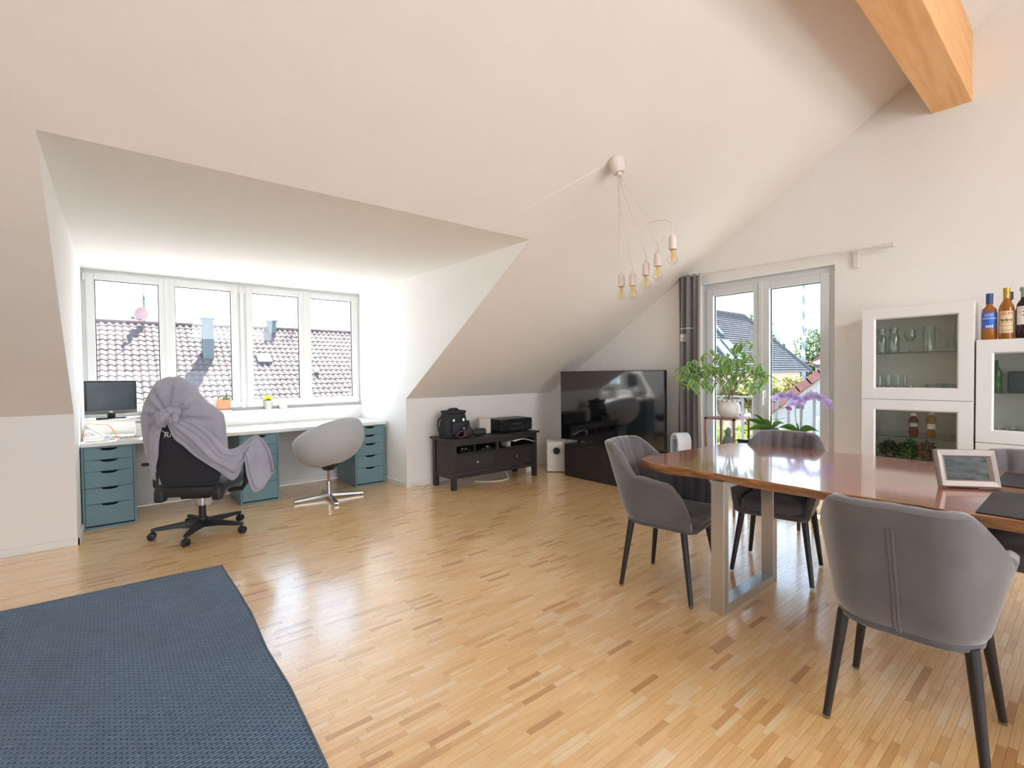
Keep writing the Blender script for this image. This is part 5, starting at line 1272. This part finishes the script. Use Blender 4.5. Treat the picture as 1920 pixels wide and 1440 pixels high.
# ------------------------------------------------------------------ pendant lamp
LX, LY = 2.735, 2.165
pl = thing('pendant_lamp', 'white five-cable pendant lamp with bare bulbs hanging from the sloped ceiling', 'lamp', (LX, LY, slope(LY)))
TL = Matrix.Translation((LX, LY, slope(LY)-.006)) @ Matrix.Rotation(R(-14), 4, 'X') @ Matrix.Rotation(R(-6), 4, 'Y')
mb = MB().lathe([(0, 0), (.054, 0), (.054, -.035), (.048, -.075), (.036, -.095), (0, -.095)], n=36)
mb.v = [tuple(TL @ Vector(p)) for p in mb.v]; mb.build('canopy', PORC, pl)
MB().cone(TL @ Vector((0, 0, -.09)), TL @ Vector((0, 0, -.118)), .018, .018, 14).build('cord_grip', CORD, pl)
st_ = TL @ Vector((0, 0, -.115))
SOCK = [(2.7, 2.093, 1.946), (2.7, 2.001, 1.938), (2.7, 1.896, 1.990), (2.7, 1.808, 2.034), (2.7, 1.701, 2.118)]
J = (2.70, 1.899, 2.262)
paths = [[(st_.x-.01, st_.y+.012, st_.z), (2.72, 2.13, st_.z-.12), (2.70, 2.105, 2.3)], [(st_.x, st_.y, st_.z), (2.715, 2.115, st_.z-.14), (2.70, 2.07, 2.28)], [(st_.x, st_.y-.006, st_.z), (2.715, 2.09, st_.z-.12), (2.70, 2.0, 2.32)], [(st_.x, st_.y-.012, st_.z), (2.715, 2.075, st_.z-.08), (2.705, 1.975, 2.43), J], [(st_.x+.006, st_.y-.014, st_.z), (2.72, 2.075, st_.z-.08), (2.71, 1.976, 2.43), (2.703, 1.897, 2.258), (2.70, 1.84, 2.243), (2.70, 1.76, 2.232), (2.70, 1.715, 2.21)]]
for k, (s, P) in enumerate(zip(SOCK, paths)):
    P = P+[(s[0], s[1]+(.004 if k < 4 else 0), s[2]+.06), (s[0], s[1], s[2]+.012)]
    n = len(P)-1
    MB().tube([cr(P, i/(n*8)) for i in range(n*8+1)], .0032, 7).build('cord', CORD, pl)
    so = MB().lathe([(0, .016), (.007, .016), (.009, 0), (.022, -.004), (.0235, -.02), (.0235, -.082), (0, -.082)], s, 24).build('socket', PORC, pl)
    MB().lathe([(.0135, -.082), (.014, -.092), (.022, -.112), (.0295, -.132), (.030, -.147), (.026, -.162), (.015, -.172), (0, -.175)], s, 24).build('bulb', BULBG, pl)
    mb = MB().cone((s[0], s[1], s[2]-.085), (s[0], s[1], s[2]-.105), .011, .007, 12)
    for q in range(4):
        a = q*PI/2; mb.tube([(s[0]+.004*math.cos(a), s[1]+.004*math.sin(a), s[2]-.10), (s[0]+.011*math.cos(a), s[1]+.011*math.sin(a), s[2]-.152)], .0018, 6)
    mb.build('filament', FILA, so)
MB().tube([J, (2.70, 1.882, 2.245), (2.70, 1.87, 2.21)], .0025, 6).build('cord_clip', CORD, pl)
MB().tube([(2.70, 1.808, 2.07), (2.70, 1.78, 2.10), (2.70, 1.755, 2.125)], .0012, 6).build('tie_wire', CORD, pl)

# ------------------------------------------------------------------ outside: ground, neighbour's tiled roof behind the dormer window
BOUNCEG = mat('pale_bounce_ground', (.40, .37, .33), .95, var=.2, scale=.6)  # unseen ground, coloured pale to bounce sunlight up to the dormer ceiling
tag(MB().box((-80, -80, -6.2), (140, 140, -6)).build('ground', BOUNCEG), kind='structure')
RENDW = mat('white_render', (.36, .355, .34), .9, var=.03)
TILEM = mat('clay_tile', (.13, .092, .083), .8, var=.35, scale=2.2)
TILEG = mat('slate_tile', (.11, .105, .11), .8, var=.2, scale=3)
TILER = mat('red_tile', (.26, .115, .10), .8, var=.15, scale=5)
ZINC = mat('zinc_cladding', (.11, .14, .15), .6, .2, var=.1)
GLS = mat('roof_glass', (.30, .36, .42), .1, .2)
SA = R(38); RY, RZ_ = 26.0, 3.60
nh = thing('neighbour_house', 'house with a weathered clay-tiled roof seen through the dormer windows', 'house', (5, 27, -6))
rw, rl = .24, .335
NR = 22
up = Vector((0, math.cos(SA), math.sin(SA))); nrm = Vector((0, -math.sin(SA), math.cos(SA)))
top_ = Vector((0, RY, RZ_))
ev = top_-up*(NR*rl+.1)
MB().prism([(-6, ev.y, ev.z-.06), (18, ev.y, ev.z-.06), (18, RY, RZ_-.06), (-6, RY, RZ_-.06)], (0, .0, -.12)).build('roof_slab', TILEG, nh)
MB().prism([(-6, RY, RZ_-.06), (18, RY, RZ_-.06), (18, RY+7, RZ_-5.6), (-6, RY+7, RZ_-5.6)], (0, 0, -.12)).build('roof_slab', TILEG, nh)
MB().prism([(-5.6, ev.y+.5, -6), (-5.6, RY+6.5, -6), (-5.6, RY+6.5, ev.z), (-5.6, RY, RZ_-.2), (-5.6, ev.y+.5, ev.z+.2)], (23.2, 0, 0)).build('wall', RENDW, nh)
def tileprof():
    pts = []
    for i in range(9):
        t = i/8; pts.append((t*rw*1.06, .028*math.sin(2*PI*t-.6)*(1 if t < .62 else .9)+.012))
    return pts
TP = tileprof()
vs = []
for y, dz in ((0, -.018), (0, .012), (rl*1.08, -.012)):
    vs += [(x, y, z+dz) for x, z in TP]
tf = [(i, i+1, 10+i, 9+i) for i in range(8)]+[(9+i, 10+i, 19+i, 18+i) for i in range(8)]
RMX = Matrix.Rotation(SA, 4, 'X')
tmesh = MB().add(vs, tf).mesh('roof_tile', TILEM, 50)
pos = []
rt = random.Random(8)
for r_ in range(NR):
    for c_ in range(58):
        x = -2.0+c_*rw; p = top_-up*((r_+1)*rl)+nrm*(.012+.004*rt.random())+Vector((x, 0, 0)); pos.append((p, x))
def seen(p):
    q = project(p)
    if not q or not (170 < q[0] < 670 and 500 < q[1] < 745): return False
    return (178 < q[0] < 298) or (329 < q[0] < 432) or (477 < q[0] < 562) or (585 < q[0] < 660)
vis = sorted([i for i, (p, x) in enumerate(pos) if seen(p)], key=lambda i: pos[i][0].length)[:298]; vset = set(vis)
mb = MB()
for i, (p, x) in enumerate(pos):
    if i in vset: continue
    mb.add([RMX @ Vector(v)+p for v in vs], tf)
o_ = mb.build('roof_tiles', TILEM, nh, sharp=50); o_['kind'] = 'stuff'
inv_nh = nh.matrix_basis.inverted()
for i in vis:
    to = bpy.data.objects.new('roof_tile', tmesh); col.objects.link(to); to.parent = nh
    to.location = inv_nh @ pos[i][0]; to.rotation_euler = (SA+rt.uniform(-.02, .02), rt.uniform(-.02, .02), rt.uniform(-.012, .012))
for k in range(44):
    x = -2+k*.36
    MB().cone((x, RY, RZ_+.0), (x+.40, RY, RZ_+.012), .105, .095, 12).build('ridge_tile', TILEM, nh)
def chimney(x0_, x1_, yc, zt, zb):
    c = MB().box((x0_, yc-.22, zb), (x1_, yc+.22, zt)).build('chimney', ZINC, nh)
    MB().box((x0_-.06, yc-.28, zt), (x1_+.06, yc+.28, zt+.06)).build('chimney_cap', ZINC, c)
    for k in range(1, 4): MB().box((x0_+(x1_-x0_)*k/4-.008, yc-.232, zb), (x0_+(x1_-x0_)*k/4+.008, yc-.22, zt)).build('standing_seam', ZINC, c)
chimney(3.03, 3.42, 24.2, 3.72, 1.6); chimney(5.95, 6.30, 25.9, 3.93, 3.0)
def roofwin(x0_, x1_, s0, s1, par, base, U_, Nn, X_=Vector((1, 0, 0)), h=.12, m=GLS):
    def q(x, s, hh): return base+X_*x-U_*s+Nn*hh
    f = MB().add([q(x0_, s1, 0), q(x1_, s1, 0), q(x1_, s0, 0), q(x0_, s0, 0), q(x0_, s1, h), q(x1_, s1, h), q(x1_, s0, h), q(x0_, s0, h)], [(4,5,6,7),(0,1,5,4),(1,2,6,5),(2,3,7,6),(3,0,4,7)], 0, False).build('roof_window', ZINC, par)
    a = .07
    MB().add([q(x0_+a, s1-a, h+.01), q(x1_-a, s1-a, h+.01), q(x1_-a, s0+a, h+.01), q(x0_+a, s0+a, h+.01)], [(0, 1, 2, 3)], 0, False).build('pane', m, f)
roofwin(5.05, 5.62, 2.25, 2.85, nh, top_, up, nrm, m=mat('pale_roof_glass', (.55, .62, .62), .2))
for x, s in ((1.75, 4.2), (7.25, 3.6), (3.9, 5.0)):
    p = top_-up*s+nrm*.05+Vector((x, 0, 0))
    MB().add([p, p+Vector((.22, 0, 0)), p+Vector((.22, 0, 0))+up*.3, p+up*.3, p+Vector((.02, 0, 0))+nrm*.14, p+Vector((.20, 0, 0))+nrm*.14], [(0, 1, 5, 4), (1, 2, 5), (2, 3, 4, 5), (3, 0, 4)], 0, False).build('vent_tile', mat('pale_vent', (.5, .42, .38), .7), nh)
sd_ = thing('satellite_dish', 'pinkish round satellite dish on a mast on the neighbour roof ridge', 'satellite dish', (1.06, 25.9, 3.6))
TD = Matrix.Translation((1.055, 25.82, 3.95)) @ Matrix.Rotation(R(18), 4, 'Z') @ Matrix.Rotation(R(8), 4, 'X')
mb = MB().lathe([(0, .05), (.14, .04), (.22, .015), (.245, -.01), (.24, -.02), (.13, .025), (0, .035)], n=32, ax='y'); mb.v = [tuple(TD @ Vector((p[0], p[1], p[2]*1.25))) for p in mb.v]
mb.build('dish', mat('dusty_pink_metal', (.42, .26, .27), .5, var=.08), sd_)
MB().cone((1.16, 25.92, 3.4), (1.16, 25.92, 4.75), .03, .03, 12).build('mast', ZINC, sd_); MB().cone((1.16, 25.92, 4.72), (1.165, 25.92, 5.6), .016, .012, 10).build('aerial', ZINC, sd_)
MB().cone((1.16, 25.92, 4.58), (1.16, 25.92, 4.68), .055, .04, 10).build('collar', ZINC, sd_)
MB().tube([(1.05, 25.8, 3.72), (.9, 25.4, 3.70), (.78, 25.3, 3.72)], .014, 6).build('feed_arm', ZINC, sd_); MB().rbox((.70, 25.25, 3.68), (.82, 25.35, 3.78), .02).build('receiver_head', ZINC, sd_)
an = thing('roof_antenna', 'thin rake antenna on a mast right of the far chimney', 'antenna', (7.2, 26, 3.5))
MB().cone((7.2, 26, 3.4), (7.2, 26, 4.28), .018, .016, 8).build('mast', ZINC, an)
for z, xa, xb in ((4.22, 6.78, 7.40), (3.74, 6.82, 7.25)):
    bo = MB().tube([(xa, 26.0, z), (xb, 26.05, z+.08)], .014, 6).build('boom', ZINC, an)
    for k in range(7): x = xa+(xb-xa)*(k+.5)/7; MB().tube([(x, 25.75, z+.08*(k+.5)/7), (x, 26.3, z+.08*(k+.5)/7)], .007, 5).build('element', ZINC, bo)

# ------------------------------------------------------------------ outside the balcony door
tag(MB().box((XG+.3, .3, -.25), (6.15, 3.9, -.05)).build('balcony_slab', mat('concrete', (.42, .41, .39), .9)), kind='structure')
rl_ = thing('balcony_railing', 'thin grey metal balcony railing with vertical bars outside the door', 'railing', (6.0, 2.1, -.05))
GALV = mat('galvanised_steel', (.15, .155, .175), .5, .3, var=.08)
MB().box((5.975, .4, .955), (6.025, 3.8, .972)).build('top_rail', GALV, rl_); MB().box((5.98, .4, .05), (6.02, 3.8, .075)).build('bottom_rail', GALV, rl_)
for k in range(26): y = .44+k*.1323; MB().box((5.992, y-.014, .075), (6.008, y+.014, .955)).build('baluster', GALV, rl_)
for y in (.4, 3.78): MB().box((5.97, y, -.05), (6.03, y+.03, .955)).build('post', GALV, rl_)
# big grey hip roof
gh = thing('grey_roofed_house', 'house with a big grey hipped roof and skylights beyond the balcony', 'house', (20, 12, -6))
rA, rB = Vector((12, 11.73, 4.05)), Vector((25, 11.73, 4.05)); HD, HZ = 2.35, 2.85
eA, eB = Vector((12, 11.73-HD, 4.05-HZ)), Vector((25+HD, 11.73-HD, 4.05-HZ)); eC = Vector((25+HD, 11.73+HD, 4.05-HZ)); eD = Vector((12, 11.73+HD, 4.05-HZ))
MB().add([eA, eB, eC, eD, rA, rB], [(0, 1, 5, 4), (1, 2, 5), (2, 3, 4, 5), (0, 4, 3), (3, 2, 1, 0)], 0, False).build('roof_slab', TILEG, gh)
NC = 26; mb = MB(); n1 = Vector((0, -HZ, HD)).normalized(); n2 = Vector((HZ, 0, HD)).normalized()
for k in range(NC):
    a, b = k/NC, (k+1)/NC+.004
    p, q, r_, s = eA.lerp(rA, a), eB.lerp(rB, a), eB.lerp(rB, b), eA.lerp(rA, b)
    mb.add([p+n1*.07, q+n1*.07, r_+n1*.02, s+n1*.02, p, q], [(0, 1, 2, 3), (4, 5, 1, 0)], 0, False)
    p, q, r_, s = eB.lerp(rB, a), eC.lerp(rB, a), eC.lerp(rB, b), eB.lerp(rB, b)
    mb.add([p+n2*.07, q+n2*.07, r_+n2*.02, s+n2*.02, p, q], [(0, 1, 2, 3), (4, 5, 1, 0)], 0, False)
o_ = mb.build('roof_courses', TILEG, gh); o_['kind'] = 'stuff'
MB().tube([eB+Vector((0, 0, .08)), rB+Vector((0, 0, .08)), rA+Vector((0, 0, .08))], .09, 8).build('ridge_capping', TILEG, gh)
MB().prism([(12.2, 9.8, -6), (27, 9.8, -6), (27, 13.8, -6), (12.2, 13.8, -6)], (0, 0, 7.2)).build('wall', mat('cream_render', (.60, .53, .44), .9), gh)
u1 = (rA-eA).normalized()
for xa, xb, s0, s1 in ((20.6, 20.9, .75, 1.6), (19.3, 20.0, 1.9, 3.1), (20.15, 20.85, 1.9, 3.1)): roofwin(xa, xb, s0, s1, gh, Vector((0, rA.y, rA.z)), u1, n1, h=.14)
for x in (17.5, 21.0, 24.0):
    f = MB().box((x, 9.72, -.6), (x+.9, 9.80, .5)).build('window', WHITE, gh); MB().box((x+.08, 9.715, -.52), (x+.82, 9.722, .42)).build('pane', GLS, f)
# pale house with red hipped roof at the right
wh = thing('red_roofed_house', 'pale house with a small red hipped roof at the right edge of the door', 'house', (32, 7.5, -6))
MB().box((30, 4.9, -6), (35, 10.1, 1.62)).build('wall', RENDW, wh)
MB().add([(29.7, 4.6, 1.6), (35.3, 4.6, 1.6), (35.3, 10.4, 1.6), (29.7, 10.4, 1.6), (32, 8.0, 4.2), (33, 7.0, 4.2)], [(0, 1, 5), (1, 2, 4, 5), (2, 3, 4), (3, 0, 5, 4), (3, 2, 1, 0)], 0, False).build('roof', TILER, wh)
MB().box((29.95, 4.9, 1.42), (30, 10.15, 1.6)).build('eaves_gutter', ZINC, wh)
# white gable with red verge in the foreground
gg = thing('white_gable_house', 'white gabled neighbour wall edged with red verge tiles beyond the railing', 'house', (16, 3.5, -6))
gy = lambda z: 5.62-(z-.33)/.80
ZG = 2.6
MB().prism([(14, gy(-.6), -6), (14, gy(-.6), -.6), (14, gy(ZG), ZG), (14, gy(ZG)-3.6, -.3), (14, gy(ZG)-3.6, -6)], (7, 0, 0)).build('wall', RENDW, gg)
ud = Vector((0, gy(1)-gy(0), 1)).normalized(); nd = Vector((0, ud.z, -ud.y))
nd = nd if nd.z > 0 else -nd
MB().prism([Vector((13.9, gy(-.7), -.7)), Vector((13.9, gy(ZG), ZG)), Vector((13.9, gy(ZG), ZG))+nd*.10, Vector((13.9, gy(-.7), -.7))+nd*.10], (7.2, 0, 0)).build('roof_slab', TILER, gg)
for k in range(13):
    p = Vector((13.86, gy(-.7), -.7))+ud*(k*.335)
    MB().add([p-nd*.06, p+ud*.37-nd*.085, p+ud*.37+nd*.115, p+nd*.15, p-nd*.06+Vector((.2, 0, 0)), p+ud*.37-nd*.085+Vector((.2, 0, 0)), p+ud*.37+nd*.115+Vector((.3, 0, 0)), p+nd*.15+Vector((.3, 0, 0))], [(0, 1, 2, 3), (3, 2, 6, 7), (0, 3, 7, 4), (0, 4, 5, 1)], 0, False).build('verge_tile', TILER, gg)
f = MB().box((13.96, 3.55, -1.2), (14.0, 4.72, .10)).build('window', WHITE, gg); MB().box((13.95, 3.65, -1.12), (13.965, 4.64, .02)).build('shutter', mat('grey_shutter', (.33, .38, .37), .6, stretch=(1, 1, 20)), f)
# maypole
mp = thing('maypole', 'tall blue and white striped maypole rising behind the roofs', 'maypole', (30, 10.69, -6))
MB().cone((0, 0, 0), (0, 0, 16), .10, .06, 16).build('pole', stripe_mat('blue_white_spiral', (.75, .78, .82), (.16, .24, .42), .85), mp, local=True)
MB().lathe([(0, 15.98), (.05, 16.0), (.10, 16.1), (.05, 16.2), (0, 16.22)], n=12).build('finial', GOLDC, mp, local=True)
# trees and shrubs
def tree(lab, loc, blobs, m, n, leaf, sd, name='tree', group=None, trunk=True):
    q = random.Random(sd); t = thing(name, lab, 'tree' if name == 'tree' else 'shrub', loc, 0, group); mb = MB()
    L0 = Vector(loc)
    tot = sum(b[3]**2 for b in blobs)
    for (x, y, z, r_) in blobs:
        for i in range(int(n*r_*r_/tot)):
            d = Vector((q.gauss(0, 1), q.gauss(0, 1), q.gauss(0, 1))).normalized(); p = Vector((x, y, z))+d*r_*q.uniform(.45, 1.05)
            a = Vector((q.gauss(0, 1), q.gauss(0, 1), q.gauss(0, .6))).normalized()*leaf; b = a.orthogonal().normalized()*leaf*.5
            mb.add([p, p+a*.5+b, p+a, p+a*.5-b], [(0, 1, 2, 3)], 0, False)
    o = mb.build('foliage', m, t); o['kind'] = 'stuff'
    if trunk:
        x, y, z, r_ = blobs[0]; MB().tube([L0, (L0+Vector((x, y, z)))*.5+Vector((.1, .1, 0)), Vector((x, y, z))], [.22, .16, .05], 8).build('trunk', BARK, t)
        for bb in blobs[1:]: MB().tube([(L0+Vector((x, y, z)))*.5, Vector(bb[:3])], [.08, .03], 6).build('branch', BARK, t)
FOLG = leaf_mat('tree_leaf', (.10, .17, .06), .4, .35, 1.5); FOLY = leaf_mat('lime_leaf', (.24, .32, .04), .4, .3, 2); FOLO = leaf_mat('autumn_lime_leaf', (.32, .31, .09), .4, .35, 2); FOLD = mat('dark_conifer', (.11, .17, .09), .8, var=.3, scale=2)
tree('round green tree behind the maypole at the right of the door view', (38, 12.6, -6), [(38, 12.4, 2.6, 1.7), (38, 11.6, 1.7, 1.4), (37.5, 13.6, 1.2, 1.2), (38, 11.2, 3.4, .8)], FOLG, 5200, .22, 1)
tree('sparse conifer poking out behind the grey hipped roof', (34, 14.9, -6), [(34, 14.2, 3.0, .8), (34, 13.7, 2.4, .7), (34, 14.6, 3.9, .7), (34, 15.6, 4.4, .8), (34, 12.6, 1.6, .5)], FOLD, 900, .26, 2)
tree('lime-yellow leafy tree below the grey roof and above the red verge', (19, 8.3, -6), [(19, 7.9, .55, .55), (19, 7.3, .35, .5), (18.7, 8.6, .55, .5), (18.5, 7.0, .75, .4), (19, 8.3, .1, .6), (19, 9.3, .2, .6)], FOLO, 3600, .13, 3)
tree('yellow-green bush filling the gap below the verge outside the right door leaf', (12, 5.0, -6), [(12, 4.75, -.7, .65), (12, 5.3, -.55, .6), (12, 4.4, -1.3, .6), (12, 5.5, -1.4, .8)], FOLY, 4200, .09, 4, 'shrub')
tree('yellow-green bush seen between the plant stand legs outside the left door leaf', (11, 6.1, -6), [(11, 5.7, -.5, .55), (11, 5.2, -.35, .5), (11, 6.2, -.6, .6), (11, 5.6, -1.3, .8), (11, 4.95, -.9, .5)], FOLY, 4200, .09, 5, 'shrub')
